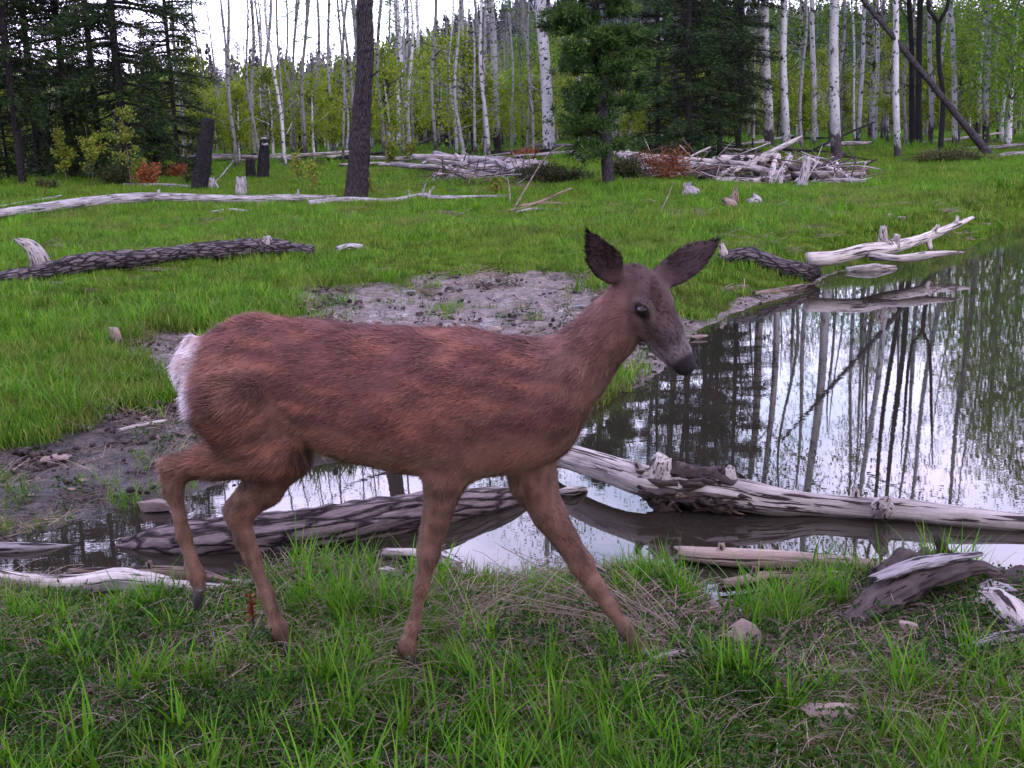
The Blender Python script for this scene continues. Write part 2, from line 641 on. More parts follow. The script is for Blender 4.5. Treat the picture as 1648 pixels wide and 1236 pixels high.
M['char'] = mat_bark('charred_bark', (0.018, 0.016, 0.019), (0.007, 0.006, 0.008), (0.003, 0.003, 0.003), 40, 0.22, 0.02)
M['conifer_bark'] = mat_bark('conifer_bark', (0.018, 0.016, 0.018), (0.008, 0.007, 0.008), (0.003, 0.003, 0.003), 40, 0.25, 0.02)
M['pine_bark'] = mat_bark('pine_bark', (0.046, 0.040, 0.046), (0.022, 0.019, 0.022), (0.006, 0.005, 0.006), 40, 0.25, 0.02)
M['aspen'] = mat_aspen('aspen_bark', (0.27, 0.275, 0.29), (0.155, 0.16, 0.165), (0.014, 0.013, 0.014), 1.0)
M['aspen_grey'] = mat_aspen('grey_aspen_bark', (0.13, 0.132, 0.132), (0.065, 0.066, 0.064), (0.012, 0.011, 0.011), 1.0)
M['aspen_leaf'] = mat_leaf('aspen_leaf', (0.06, 0.105, 0.007), (0.11, 0.17, 0.010), (0.16, 0.19, 0.018), 0.5)
M['aspen_leaf_deep'] = mat_leaf('aspen_leaf_deep', (0.036, 0.085, 0.007), (0.068, 0.135, 0.011), (0.10, 0.15, 0.016), 0.45)
M['sapling_leaf'] = mat_leaf('sapling_leaf', (0.06, 0.09, 0.01), (0.12, 0.15, 0.018), (0.16, 0.125, 0.03), 0.35)
M['spruce_needle'] = mat_leaf('spruce_needle', (0.004, 0.010, 0.0035), (0.009, 0.020, 0.005), (0.022, 0.036, 0.008), 0.12)
M['pine_needle'] = mat_leaf('pine_needle', (0.010, 0.026, 0.006), (0.026, 0.054, 0.010), (0.055, 0.085, 0.016), 0.18)
M['juniper'] = mat_leaf('juniper_needle', (0.012, 0.018, 0.006), (0.026, 0.034, 0.010), (0.055, 0.04, 0.016), 0.15)
M['dead_needle'] = mat_leaf('dead_needle', (0.075, 0.022, 0.009), (0.14, 0.045, 0.018), (0.17, 0.08, 0.035), 0.2)
M['grass'] = mat_leaf('grass_blade', (0.026, 0.085, 0.004), (0.060, 0.148, 0.006), (0.15, 0.145, 0.035), 0.35, 0.55, 1.35, 0.6, (0.082, 0.120, 0.014))
M['grass_tall'] = mat_leaf('grass_tall', (0.026, 0.098, 0.003), (0.066, 0.17, 0.006), (0.12, 0.18, 0.024), 0.4, 0.65, 1.25, 0.45)
M['herb'] = mat_leaf('herb_leaf', (0.010, 0.036, 0.004), (0.021, 0.058, 0.006), (0.05, 0.07, 0.010), 0.3, 0.6, 1.25, 0.55)
M['straw'] = mat_leaf('straw', (0.12, 0.09, 0.07), (0.20, 0.155, 0.125), (0.27, 0.225, 0.19), 0.15, 0.6, 1.15, 0.6)
M['litter'] = mat_leaf('litter', (0.05, 0.034, 0.028), (0.10, 0.072, 0.06), (0.18, 0.14, 0.12), 0.1, 0.6, 1.2, 0.7)
M['rock'] = mat_rock('pink_rock', (0.17, 0.128, 0.112), (0.10, 0.074, 0.066), (0.055, 0.042, 0.04))
M['grey_rock'] = mat_rock('grey_rock', (0.15, 0.145, 0.155), (0.09, 0.085, 0.09), (0.04, 0.037, 0.04))


def mat_ground():
    t = NT('ground_soil')
    at = t.n('Attribute', attribute_name='mud')
    v = t.vec((1, 1, 1), 'world')
    n1 = t.noise(v, 2.2, 6, 0.6)
    n2 = t.noise(v, 11, 7, 0.65)
    n3 = t.noise(v, 45, 4, 0.6)
    turf = t.ramp(n2, [(0.3, (0.012, 0.016, 0.006)), (0.5, (0.026, 0.032, 0.010)), (0.68, (0.07, 0.055, 0.036))])
    far = t.n('Attribute', attribute_name='far')
    lush = t.ramp(n1, [(0.35, (0.030, 0.060, 0.006)), (0.65, (0.055, 0.08, 0.012))])
    turf = t.mix(far.outputs['Fac'], turf, lush)
    mud = t.ramp(n2, [(0.34, (0.020, 0.015, 0.014)), (0.5, (0.070, 0.049, 0.042)), (0.66, (0.165, 0.118, 0.102))])
    pk = t.ramp(n3, [(0.60, 0), (0.68, 1)])
    mud = t.mix(pk, mud, (0.12, 0.08, 0.07))
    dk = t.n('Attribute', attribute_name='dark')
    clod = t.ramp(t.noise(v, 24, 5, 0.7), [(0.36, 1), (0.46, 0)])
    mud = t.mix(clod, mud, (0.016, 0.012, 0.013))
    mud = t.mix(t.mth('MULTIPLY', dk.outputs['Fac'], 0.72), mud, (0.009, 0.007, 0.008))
    mm = t.ramp(t.mth('ADD', at.outputs['Fac'], t.mth('MULTIPLY_ADD', n2, 0.5, -0.25)), [(0.38, 0), (0.6, 1)])
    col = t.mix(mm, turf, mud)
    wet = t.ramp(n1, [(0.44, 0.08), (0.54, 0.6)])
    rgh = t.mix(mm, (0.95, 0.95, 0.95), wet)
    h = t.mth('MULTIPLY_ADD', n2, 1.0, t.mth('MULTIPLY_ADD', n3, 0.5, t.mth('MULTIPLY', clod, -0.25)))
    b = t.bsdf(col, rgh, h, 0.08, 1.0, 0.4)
    t.l(t.mth('MULTIPLY', mm, t.mth('MULTIPLY_ADD', dk.outputs['Fac'], -0.15, 0.40)), b.inputs['Specular IOR Level'])
    return t.m


def mat_water():
    t = NT('pond_water')
    v = t.vec((1, 1, 1), 'world')
    n1 = t.noise(t.vec((1.2, 3.2, 1), 'world'), 2.4, 3, 0.5)
    n2 = t.noise(t.vec((2.0, 4.5, 1), 'world'), 7.0, 2, 0.5)
    big = t.ramp(t.noise(v, 0.55, 2), [(0.38, 0.25), (0.62, 1)])
    h = t.mth('MULTIPLY', t.mth('MULTIPLY_ADD', n1, 1.0, t.mth('MULTIPLY', n2, 0.25)), big)
    cn = t.noise(v, 0.8, 3)
    col = t.ramp(cn, [(0.35, (0.009, 0.008, 0.006)), (0.65, (0.014, 0.012, 0.009))])
    b = t.bsdf(col, 0.01, h, 0.006, 0.055, 0.5)
    b.inputs['IOR'].default_value = 1.45
    return t.m


def mat_hill():
    t = NT('hill_soil')
    v = t.vec((1, 1, 1), 'world')
    n = t.noise(v, 0.12, 6, 0.7)
    col = t.ramp(n, [(0.3, (0.014, 0.02, 0.010)), (0.5, (0.03, 0.034, 0.024)), (0.7, (0.045, 0.045, 0.042))])
    t.bsdf(col, 1.0, spec=0.0)
    return t.m


M['ground'], M['water'], M['hill'] = mat_ground(), mat_water(), mat_hill()


# ------------------------------------------------------------------ ground, pond, hill
def axis(lo, hi, flo, fhi, step, grow):
    a = list(np.arange(flo, fhi, step))
    s, x = step, a[-1]
    while x < hi:
        s *= grow
        x += s
        a.append(min(x, hi))
    s, x, b = step, a[0], []
    while x > lo:
        s *= grow
        x -= s
        b.append(max(x, lo))
    return np.array(b[::-1] + a)


def grid(name, xs, ys, zf, mat):
    X, Y = np.meshgrid(xs, ys)
    Z = zf(X, Y)
    nx = len(xs)
    g = Geo()
    i = (np.arange(len(ys) - 1) * nx)[:, None] + np.arange(nx - 1)[None]
    g.add(np.stack([X, Y, Z], -1).reshape(-1, 3), np.stack([i, i + 1, i + nx + 1, i + nx], -1).reshape(-1, 4))
    me = g.mesh(name, mat)
    return me, X.ravel(), Y.ravel()


xs = axis(-320, 320, -3.6, 3.6, 0.05, 1.075)
ys = axis(-60, 76, 1.6, 8.5, 0.05, 1.06)
me, X, Y = grid('ground', xs, ys, gz, M['ground'])
a = me.attributes.new('mud', 'FLOAT', 'POINT')
a.data.foreach_set('value', mud_mask(X, Y).astype(np.float32))
a = me.attributes.new('far', 'FLOAT', 'POINT')
a.data.foreach_set('value', sstep(7, 13, Y).astype(np.float32))
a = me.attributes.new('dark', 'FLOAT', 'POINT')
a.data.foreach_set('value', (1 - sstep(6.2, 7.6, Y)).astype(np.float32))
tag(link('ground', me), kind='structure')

g = Geo()
wx = np.linspace(-9, 22, 32)
wy = np.linspace(2.2, 24, 32)
WX, WY = np.meshgrid(wx, wy)
i = (np.arange(31) * 32)[:, None] + np.arange(31)[None]
g.add(np.stack([WX, WY, np.full_like(WX, WATER_Z)], -1).reshape(-1, 3), np.stack([i, i + 1, i + 33, i + 32], -1).reshape(-1, 4))
tag(link('pond_water', g.mesh('pond_water', M['water'])), kind='structure')

_cx = np.array([-400, 0, 300, 480, 600, 680, 740, 830, 920, 1020, 1120, 1220, 1320, 1420, 1520, 1648, 2000, 2500])
_cy = np.array([175, 170, 165, 150, 112, 72, 50, 22, 6, 2, 12, 30, 38, 34, 38, 30, 40, 70])
_crest = [at_y(a_, b_, 260.0) for a_, b_ in zip(_cx, _cy)]
_hx = np.array([p[0] for p in _crest])
_hz = np.array([p[2] for p in _crest]) - 4.0


def hill_z(x, y):
    u = np.asarray(x) * 260.0 / np.maximum(np.asarray(y), 60.0)
    top = np.interp(u, _hx, _hz)
    t = sstep(74, 262, y)
    return 1.2 + (top - 1.2) * (0.35 * t + 0.65 * np.clip((y - 74) / 188, 0, 1)) + 1.2 * vn2(x, y, 0.035, 21) * t - 0.12 * np.maximum(np.asarray(y) - 265, 0)


me, _, _ = grid('hill', np.linspace(-320, 320, 130), np.linspace(74.5, 420, 90), hill_z, M['hill'])
tag(link('hill', me), kind='structure')


# ------------------------------------------------------------------ scatter (only for grass, litter, far forest)
def scatter(name, P, rot, scl, idx, sources, mats_kind='stuff', label=None):
    me = bpy.data.meshes.new(name)
    P = np.asarray(P)
    me.vertices.add(len(P))
    me.vertices.foreach_set('co', P.astype(np.float32).ravel())
    for nm, ty, dat, key in (('rot', 'FLOAT_VECTOR', rot, 'vector'), ('scl', 'FLOAT_VECTOR', scl, 'vector'), ('idx', 'INT', idx, 'value')):
        at = me.attributes.new(nm, ty, 'POINT')
        at.data.foreach_set(key, np.asarray(dat).astype(np.int32 if ty == 'INT' else np.float32).ravel())
    me.update()
    src = bpy.data.collections.new(name + '_source')
    for k, m in enumerate(sources):
        src.objects.link(bpy.data.objects.new('%s_tuft_%02d' % (name, k), m))
    o = link(name, me)
    tag(o, label, None, None, 'stuff')
    ng = bpy.data.node_groups.new(name + '_scatter', 'GeometryNodeTree')
    ng.interface.new_socket('Geometry', in_out='INPUT', socket_type='NodeSocketGeometry')
    ng.interface.new_socket('Geometry', in_out='OUTPUT', socket_type='NodeSocketGeometry')
    N, L = ng.nodes, ng.links
    gi, go = N.new('NodeGroupInput'), N.new('NodeGroupOutput')
    ip = N.new('GeometryNodeInstanceOnPoints')
    ci = N.new('GeometryNodeCollectionInfo')
    ci.inputs['Collection'].default_value = src
    ci.inputs['Separate Children'].default_value = True
    ci.inputs['Reset Children'].default_value = True
    ip.inputs['Pick Instance'].default_value = True

    def na(nm, ty):
        n_ = N.new('GeometryNodeInputNamedAttribute')
        n_.data_type = ty
        n_.inputs['Name'].default_value = nm
        return [s_ for s_ in n_.outputs if s_.enabled and s_.name == 'Attribute'][0]
    er = N.new('FunctionNodeEulerToRotation')
    L.new(gi.outputs[0], ip.inputs['Points'])
    L.new(ci.outputs[0], ip.inputs['Instance'])
    L.new(na('idx', 'INT'), ip.inputs['Instance Index'])
    L.new(na('rot', 'FLOAT_VECTOR'), er.inputs[0])
    L.new(er.outputs[0], ip.inputs['Rotation'])
    L.new(na('scl', 'FLOAT_VECTOR'), ip.inputs['Scale'])
    L.new(ip.outputs[0], go.inputs[0])
    md = o.modifiers.new('scatter', 'NODES')
    md.node_group = ng
    return o


# far forest on the hillside: too far off to pick single trees apart
def far_conifer(seed):
    rg = np.random.default_rng(seed)
    g_ = Geo()
    h = 8.0
    n_ = 260
    z = h * (0.12 + 0.88 * rg.random(n_) ** 1.1)
    r_ = 1.5 * (1 - z / h) ** 0.8 + 0.08
    an = rg.random(n_) * 2 * PI
    dr = np.stack([np.cos(an), np.sin(an), np.full(n_, -0.35)], -1)
    c_ = np.stack([0 * z, 0 * z, z], -1)
    quads(g_, c_, dr, np.tile([0.0, 0, 1], (n_, 1)) + rand_dirs(n_, rg), r_ * (0.6 + 0.6 * rg.random(n_)), 0.22)
    return g_.mesh('far_conifer', M['far_needle'])


def far_broad(seed, mat, n_=300):
    rg = np.random.default_rng(seed)
    g_ = Geo()
    cl = rg.normal(size=(14, 3)) * np.array([0.9, 0.9, 1.3]) + np.array([0, 0, 4.6])
    c_ = cl[rg.integers(0, 14, n_)] + rg.normal(size=(n_, 3)) * 0.42
    quads(g_, c_, rand_dirs(n_, rg), rand_dirs(n_, rg), 0.34, 0.15)
    tube(g_, [(0, 0, -0.3), (0.05, 0, 5.5)], [0.10, 0.03], 4, 5, mat=1)
    return g_.mesh('far_broadleaf', [mat, M['aspen_grey']])


M['far_needle'] = mat_leaf('far_needle', (0.022, 0.030, 0.033), (0.036, 0.045, 0.048), None, 0.1)  # distance haze put into the needle colour: paler and bluer
M['far_leaf'] = mat_leaf('far_leaf', (0.04, 0.062, 0.014), (0.07, 0.092, 0.022), None, 0.3)
M['far_bare'] = mat_leaf('far_bare', (0.045, 0.044, 0.05), (0.075, 0.072, 0.08), None, 0.1)


def far_bare(seed):
    rg = np.random.default_rng(seed)
    g_ = Geo()
    for k in range(5):
        x_, y_ = rg.normal(size=2) * 0.8
        h = 5 + 3 * rg.random()
        tube(g_, [(x_, y_, -0.4), (x_ + rg.normal() * 0.2, y_, h)], [0.09, 0.02], 4, 4, mat=0)
        for q in range(10):
            z = h * (0.4 + 0.6 * rg.random())
            an = rg.random() * 6.28
            tube(g_, [(x_, y_, z), (x_ + 0.7 * math.cos(an), y_ + 0.7 * math.sin(an), z + 0.5)], [0.03, 0.012], 3, 3, mat=0)
    return g_.mesh('far_bare_tree', M['far_bare'])


N_ = 5200
hy = 78 + 195 * RNG.random(N_) ** 0.8
hx = (RNG.random(N_) * 2 - 1) * (0.62 * hy + 12)
hz_ = hill_z(hx, hy)
kind = vn2(hx, hy, 0.03, 31) + 0.5 * RNG.normal(size=N_)
low = hy < 105
idx = np.where(low, np.where(kind > 0.3, 3, 2), np.where(kind > 0.15, 0, np.where(kind > -0.35, 3, 1)))
idx = np.where((idx == 0) & (RNG.random(N_) < 0.5), 1, idx)
s_ = 0.7 + 0.6 * RNG.random(N_)
s_ = np.where(low, s_ * 0.72, s_ * 0.8)
n2_ = 1300                       # undergrowth at the foot of the hill
ex_y = 58 + 26 * RNG.random(n2_)
ex_x = (RNG.random(n2_) * 2 - 1) * 0.6 * ex_y
hx, hy = np.concatenate([hx, ex_x]), np.concatenate([hy, ex_y])
hz_ = np.concatenate([hz_, np.where(ex_y > 74.6, hill_z(ex_x, ex_y), gz(ex_x, ex_y)) - 0.9])
s_ = np.concatenate([s_, 0.28 + 0.2 * RNG.random(n2_)])
idx = np.concatenate([idx, np.full(n2_, 2)])
N_ = len(hx)
scatter('far_forest', np.stack([hx, hy, hz_ - 0.2], -1), np.stack([0 * hx, 0 * hx, RNG.random(N_) * 6.28], -1), np.stack([s_, s_, s_ * (0.85 + 0.3 * RNG.random(N_))], -1), idx,
        [far_conifer(1), far_conifer(2), far_broad(3, M['far_leaf']), far_bare(4)])

# ------------------------------------------------------------------ trees
def aspen_crown(seed, h, w, n, leaf, mat, clumps=26, low=0.0, bright=None):
    """leaf clumps spread through an uneven crown; origin at the foot of the crown"""
    rg = np.random.default_rng(seed)
    g_ = Geo()
    z = h * (low + (1 - low) * rg.random(clumps) ** 0.9)
    prof = np.sin(np.clip(z / h * 0.92 + 0.08, 0, 1) * PI) ** 0.7
    an = rg.random(clumps) * 2 * PI
    rr = w * prof * (0.25 + 0.75 * rg.random(clumps))
    cl = np.stack([rr * np.cos(an), rr * np.sin(an), z], -1)
    sz = w * (0.16 + 0.22 * rg.random(clumps))
    k = rg.integers(0, clumps, n)
    c_ = cl[k] + rg.normal(size=(n, 3)) * sz[k][:, None] * np.array([1, 1, 0.75])
    d_ = rand_dirs(n, rg)
    d_[:, 2] -= 0.4
    ti = np.clip(0.5 + 0.28 * rg.normal(size=clumps)[k] + 0.2 * rg.normal(size=n), 0, 1)
    quads(g_, c_, d_, rand_dirs(n, rg), leaf * (0.7 + 0.6 * rg.random(n)), leaf * 0.42, 0, ti)
    for q in range(clumps):
        b0 = np.array([0, 0, max(0.0, cl[q][2] - 0.5 * np.hypot(cl[q][0], cl[q][1]) - 0.1)])
        tube(g_, [b0, (b0 + cl[q]) / 2 + rg.normal(size=3) * 0.05, cl[q]], [0.018 * w + 0.006, 0.006], 4, 4, mat=1)
    return g_.mesh('aspen_crown', [mat, M['aspen_grey']])


def aspen_trunk(name, top, H, r0, mat, seed, twigs=6, tz=(1.5, 6.5), kink=0.05, rtop=0.45):
    """trunk from (0,0,0); top = horizontal drift per metre of height"""
    rg = np.random.default_rng(seed)
    g_ = Geo()
    zz = np.linspace(-0.25, H, 9)
    ph = rg.random(2) * 6
    pts = [(top[0] * z + kink * math.sin(z * 0.9 + ph[0]) * min(1, max(z, 0) / 2), top[1] * z + kink * math.sin(z * 0.7 + ph[1]) * min(1, max(z, 0) / 2), z) for z in zz]
    tube(g_, pts, [r0 * 1.25, r0, r0 * 0.93, r0 * (0.5 + rtop * 0.5), r0 * rtop], 34, 12, rough=0.05, fr=(2, 0.9), seed=seed, s0=-0.25)
    for k in range(twigs):
        z = tz[0] + (tz[1] - tz[0]) * rg.random()
        b0 = np.array([top[0] * z, top[1] * z, z])
        an = rg.random() * 2 * PI
        ln = 0.25 + 0.9 * rg.random() * (0.5 + 0.5 * z / 6)
        d_ = np.array([math.cos(an), math.sin(an), 0.1 + 0.7 * rg.random()])
        p1 = b0 + d_ * ln * 0.5
        p2 = b0 + d_ * ln + np.array([0, 0, 0.25 * ln * rg.normal()])
        tube(g_, [b0, p1, p2], [0.016, 0.010, 0.005], 6, 5, seed=k)
        if ln > 0.7:
            tube(g_, [p1, p1 + unit(d_ + rg.normal(size=3) * 0.6) * ln * 0.4], [0.008, 0.004], 4, 4, seed=k)
    return g_.mesh(name, mat)


CROWNS = [aspen_crown(100 + k, 6.5, 1.7, 2600, 0.085, M['aspen_leaf_deep'], 24) for k in range(4)]
SPARSE = [aspen_crown(140 + k, 6.0, 0.9, 700, 0.075, M['aspen_leaf_deep'], 16) for k in range(3)]

# (top x at py 0, base x, base py, width px, bark, label)
TALL = [
    (347, 351, 236, 10.5, 'aspen', 'pale aspen with black-scarred trunk behind the leaning charred stub on the left'),
    (365, 369, 228, 8, 'aspen', 'thinner grey aspen just right of the scarred aspen behind the charred stub'),
    (639, 646, 243, 10.5, 'aspen', 'white aspen in the first gap right of the big dark trunk'),
    (671, 674, 232, 6.5, 'aspen', 'slim white aspen standing alone between the hill foot and the big dark trunk'),
    (743, 738, 240, 8, 'aspen_grey', 'grey aspen beside a leaning charred log at the left end of the left brush heap'),
    (788, 802, 252, 10.5, 'aspen', 'white aspen with evenly spaced black scars rising behind the left brush heap'),
    (872, 884, 258, 17, 'aspen', 'thickest white aspen with a black foot, just left of the lone pine'),
    (1057, 1075, 246, 9, 'aspen', 'leaning slim aspen, left one of the white pair in front of the dark spruces'),
    (1085, 1089, 254, 11.5, 'aspen', 'straight aspen, right one of the white pair in front of the dark spruces'),
    (1232, 1238, 247, 13, 'aspen', 'white aspen nearest the right edge of the dark spruce stand'),
    (1260, 1267, 251, 11, 'aspen', 'white aspen second to the right of the dark spruce stand'),
    (1309, 1308, 243, 8, 'aspen', 'straight slender aspen just left of the forked thick aspen'),
    (1340, 1347, 256, 14.5, 'aspen', 'thick aspen with a sooty black foot behind the right end of the brush heap'),
    (1438, 1446, 256, 9.5, 'aspen', 'white aspen crossed high up by the leaning dead tree'),
    (1530, 1537, 240, 8, 'aspen', 'pale aspen right of the forked black tree, under the leaning dead tree'),
    (1589, 1587, 240, 8.5, 'aspen', 'scarred white aspen beside the foot of the leaning dead tree'),
    (1392, 1380, 243, 6, 'aspen', 'thin white aspen tilting to the right between thick aspen and leaning dead tree'),
    (1412, 1408, 238, 5.5, 'aspen', 'thin twin white aspen left of the trunk crossed by the leaning dead tree'),
    (1424, 1419, 238, 5, 'aspen_grey', 'thinner twin aspen close against another thin white trunk'),
    (1500, 1497, 240, 6, 'aspen', 'short pale aspen in the shade between the black trunks and forked black tree'),
    (1462, 1469, 243, 8, 'char', 'left one of two straight black trunks behind the leaning dead tree'),
    (1479, 1480, 244, 9, 'char', 'right one of two straight black trunks behind the leaning dead tree'),
    (1112, 1124, 246, 9, 'conifer_bark', 'dark dead trunk with a pale stripe standing in the spruce stand'),
    (1156, 1190, 250, 7, 'conifer_bark', 'thin dark dead trunk leaning left across the spruce stand'),
    (566, 598, 247, 8, 'aspen_grey', 'grey leaning aspen half hidden behind the big dark trunk'),
]
tall_crown = 0
for k, (xt, xb, yb, wpx, mt, lab) in enumerate(TALL):
    p = gp(xb, yb)
    tp = at_y(xt, 0, p[1])
    lean = (tp[0] - p[0]) / (tp[2] - p[2])
    r0 = wpx * p[1] / FPX / 2
    H = 9.5 + 3.5 * random.random()
    dark = mt in ('char', 'conifer_bark')
    t_ = thing('aspen_tree' if not dark else 'dead_tree', p, lab, 'tree', 'tall bare-stemmed trees along the meadow edge')
    link('trunk', aspen_trunk('trunk', (lean, 0.01 * random.uniform(-1, 1)), H, r0, M[mt], 300 + k, 9 if not dark else 12), t_)
    if not dark:
        c_ = link('crown', CROWNS[k % 4] if wpx > 9 else SPARSE[k % 3], t_, (lean * (H - 5.4), 0, H - 5.4))
        c_.rotation_euler = (0, 0, random.random() * 6)
        if mt == 'aspen_grey':
            c_.scale = (0.8, 0.8, 0.9)

# forked black tree on the right
p = gp(1513, 245)
t_ = thing('dead_tree', p, 'black dead tree whose stem forks into two bare arms high up', 'tree', 'tall bare-stemmed trees along the meadow edge')
g = Geo()
fk = at_y(1510, 38, p[1]) - p
tube(g, [(0, 0, -0.2), (0.0, 0, 1.5), fk * 0.7, fk], [0.085, 0.075, 0.065, 0.07], 20, 9, seed=5)
for tx in (1492, 1528):
    e = at_y(tx, -10, p[1]) - p
    tube(g, [fk, (fk + e) / 2 + np.array([0.0, 0, -0.15]), e, e + np.array([(-0.1 if tx < 1510 else 0.25), 0, 3.4])], [0.06, 0.05, 0.045, 0.015], 14, 8, seed=6)
link('trunk', g.mesh('trunk', M['char']), t_)

# the leaning dead tree
p = gp(1597, 252)
q = at_y(1389, 0, p[1])
d_ = q - p
t_ = thing('leaning_tree', p, 'long grey-green dead tree leaning far left from the right meadow edge', 'tree')
g = Geo()
tube(g, [(0.25, 0, -0.15), (0, 0, 0), d_ * 0.35 + np.array([0.04, 0, -0.06]), d_ * 0.7, d_, d_ * 1.5], [0.12, 0.09, 0.072, 0.066, 0.06, 0.03], 50, 10, rough=0.08, seed=8)
link('trunk', g.mesh('trunk', M['pine_bark']), t_)
for k in range(14):
    g = Geo()
    f = 0.45 + 1.0 * random.random()
    b0 = d_ * f
    e = b0 + np.array([random.uniform(-0.5, 0.6), random.uniform(-0.4, 0.4), random.uniform(-0.7, 0.6)])
    tube(g, [b0, (b0 + e) / 2 + RNG.normal(size=3) * 0.05, e], [0.02, 0.012, 0.006], 6, 5, seed=k)
    link('branch', g.mesh('branch', M['char']), t_)

# the big dark trunk in the meadow
p = gp(573, 322)
q = at_y(588, 0, p[1]) - p
t_ = thing('dead_tree', p, 'thick dark-barked trunk standing alone in the meadow, leaning slightly right', 'tree')
g = Geo()
tube(g, [(-0.02, 0, -0.2), (0, 0, 0.05), q * 0.35 + np.array([0.015, 0, 0]), q * 0.7 + np.array([0.05, 0, 0]), q, q * 1.4, q * 2.2 + np.array([0.1, 0, 0])], [0.24, 0.19, 0.165, 0.155, 0.15, 0.145, 0.12, 0.06], 90, 20, rough=0.07, fr=(2, 1.4), fine=0.10, seed=12)
link('trunk', g.mesh('trunk', M['bark']), t_)
for f, sgn, ln in ((0.62, 1, 0.35), (0.70, 1, 0.18), (1.2, -1, 1.3), (1.35, 1, 1.1), (1.5, -1, 0.9), (1.6, 1, 1.2)):
    b0 = q * f
    g = Geo()
    tube(g, [b0, b0 + np.array([sgn * ln * 0.6, -0.1, ln * 0.15]), b0 + np.array([sgn * ln, -0.15, ln * 0.4])], [0.035, 0.02, 0.008], 7, 6, seed=int(f * 100))
    link('branch', g.mesh('branch', M['char']), t_)

# broken snag behind it
p = gp(487, 254)
q = at_y(481, 140, p[1]) - p
t_ = thing('snag', p, 'broken dead trunk with a split pale top left of the big dark trunk', 'snag')
g = Geo()
tube(g, [(0, 0, -0.2), (0, 0, 0.3), q * 0.6, q], [0.16, 0.13, 0.11, 0.06], 26, 12, rough=0.1, fine=0.1, seed=14, jag=0.2)
link('trunk', g.mesh('trunk', M['char']), t_)
g = Geo()
tube(g, [q * 0.7 + np.array([-0.04, -0.08, 0]), q * 0.9 + np.array([-0.05, -0.06, 0]), q * 1.03 + np.array([-0.04, -0.03, 0])], [0.05, 0.07, 0.02], 12, 8, jag=0.1, seed=15)
link('bare_wood', g.mesh('bare_wood', M['grey_wood']), t_)

# thin bare poles behind the left meadow
POLES = [(281, 296), (313, 330), (400, 411), (410, 425), (426, 431), (448, 452), (457, 459), (471, 474), (478, 480), (486, 488), (490, 493), (506, 509),
         (530, 537), (546, 550), (559, 560), (612, 616), (626, 630), (649, 650), (697, 702), (733, 735), (760, 764), (819, 824), (838, 841), (846, 848), (1200, 1204), (1420, 1424), (1288, 1292), (1555, 1560), (1610, 1607), (1634, 1630)]
stem_meshes = [aspen_trunk('trunk', (0, 0), 8.0, 0.045, M['aspen_grey'] if k % 2 else M['aspen'], 540 + k, 14, (1.0, 7), 0.10, 0.35) for k in range(4)]
pole_meshes = [aspen_trunk('trunk', (0, 0), 11.0, 0.043, M['aspen_grey'], 500 + k, 16, (1.5, 10), 0.12, 0.4) for k in range(6)]
for k, (xt, xb) in enumerate(POLES):
    Y = 35 + 13 * ((k * 0.618) % 1)
    b0 = at_y(xb, 240, Y)
    t0 = at_y(xt, 0, Y)
    z0 = float(gz(b0[0], Y))
    t_ = thing('aspen_pole', (b0[0], Y, z0), 'thin bare grey aspen pole rising out of the young thicket against the sky', 'tree', 'thin bare poles rising out of the thicket')
    t_.rotation_euler = (0, math.atan((t0[0] - b0[0]) / (t0[2] - b0[2])), 0)
    tr = link('trunk', pole_meshes[k % 6], t_)
    s_ = 0.75 + 0.55 * random.random()
    tr.scale = (s_, s_, 1)
    tr.rotation_euler = (0, 0, random.random() * 6)
    cr = link('crown', SPARSE[k % 3], t_, (0, 0, 3.4 + 2.5 * random.random()))
    cr.scale = (0.55, 0.55, 1)
    cr.rotation_euler = (0, 0, random.random() * 6)

for k in range(46):
    px = random.uniform(285, 1000) if k < 32 else random.uniform(1205, 1640)
    Y = random.uniform(33.5, 50)
    b0 = at_y(px, 240, Y)
    t_ = thing('thin_aspen', (b0[0], Y, float(gz(b0[0], Y))), 'thin pale stem among the yellow-green saplings behind the meadow', 'tree', 'thin stems among the saplings', random.random() * 6.28)
    t_.rotation_euler = (random.gauss(0, 0.025), random.gauss(0, 0.03), random.random() * 6.28)
    tr = link('trunk', stem_meshes[k % 4], t_)
    s_ = 0.6 + 0.7 * random.random()
    tr.scale = (s_, s_, 0.5 + 0.5 * random.random())

# young aspens of the thicket
YOUNG = []
for k in range(9):
    h = [2.5, 2.8, 3.1, 3.5, 3.9, 3.0, 2.7, 3.3, 3.7][k]
    tm = aspen_trunk('trunk', (0.01, 0), h, 0.036 + 0.006 * (k % 3), M['aspen_grey'] if k % 3 == 0 else M['aspen'], 600 + k, 12, (0.8, h - 0.4), 0.06, 0.25)
    cm = aspen_crown(620 + k, h * 0.82, 0.55 + 0.09 * (k % 4), 1500, 0.085, M['aspen_leaf'], 30, 0.03)
    YOUNG.append((h, tm, cm))
cnt = 0
tries = 0
while cnt < 190 and tries < 6000:
    tries += 1
    Y = 35.5 + 30 * random.random() ** 0.9
    X = random.uniform(-0.56, 0.56) * Y
    px = PW / 2 + X / Y * FPX
    dens = 1.0 if 230 < px < 900 else (0.45 if 1210 < px < 1530 else 0.75)
    if random.random() > dens:
        continue
    k = random.randrange(9)
    h, tm, cm = YOUNG[k]
    f = (0.8 + 0.35 * random.random()) * (0.82 + 0.003 * Y) * (1.0 if px < 620 or px > 900 else 1.12)
    t_ = thing('young_aspen', (X, Y, float(gz(X, Y))), 'slender young aspen with yellow-green leaves in the thicket behind the meadow', 'tree', 'young aspens of the thicket', random.random() * 6.28)
    t_.scale = (f, f, f)
    link('trunk', tm, t_)
    link('crown', cm, t_, (0, 0, h * 0.24))
    cnt += 1


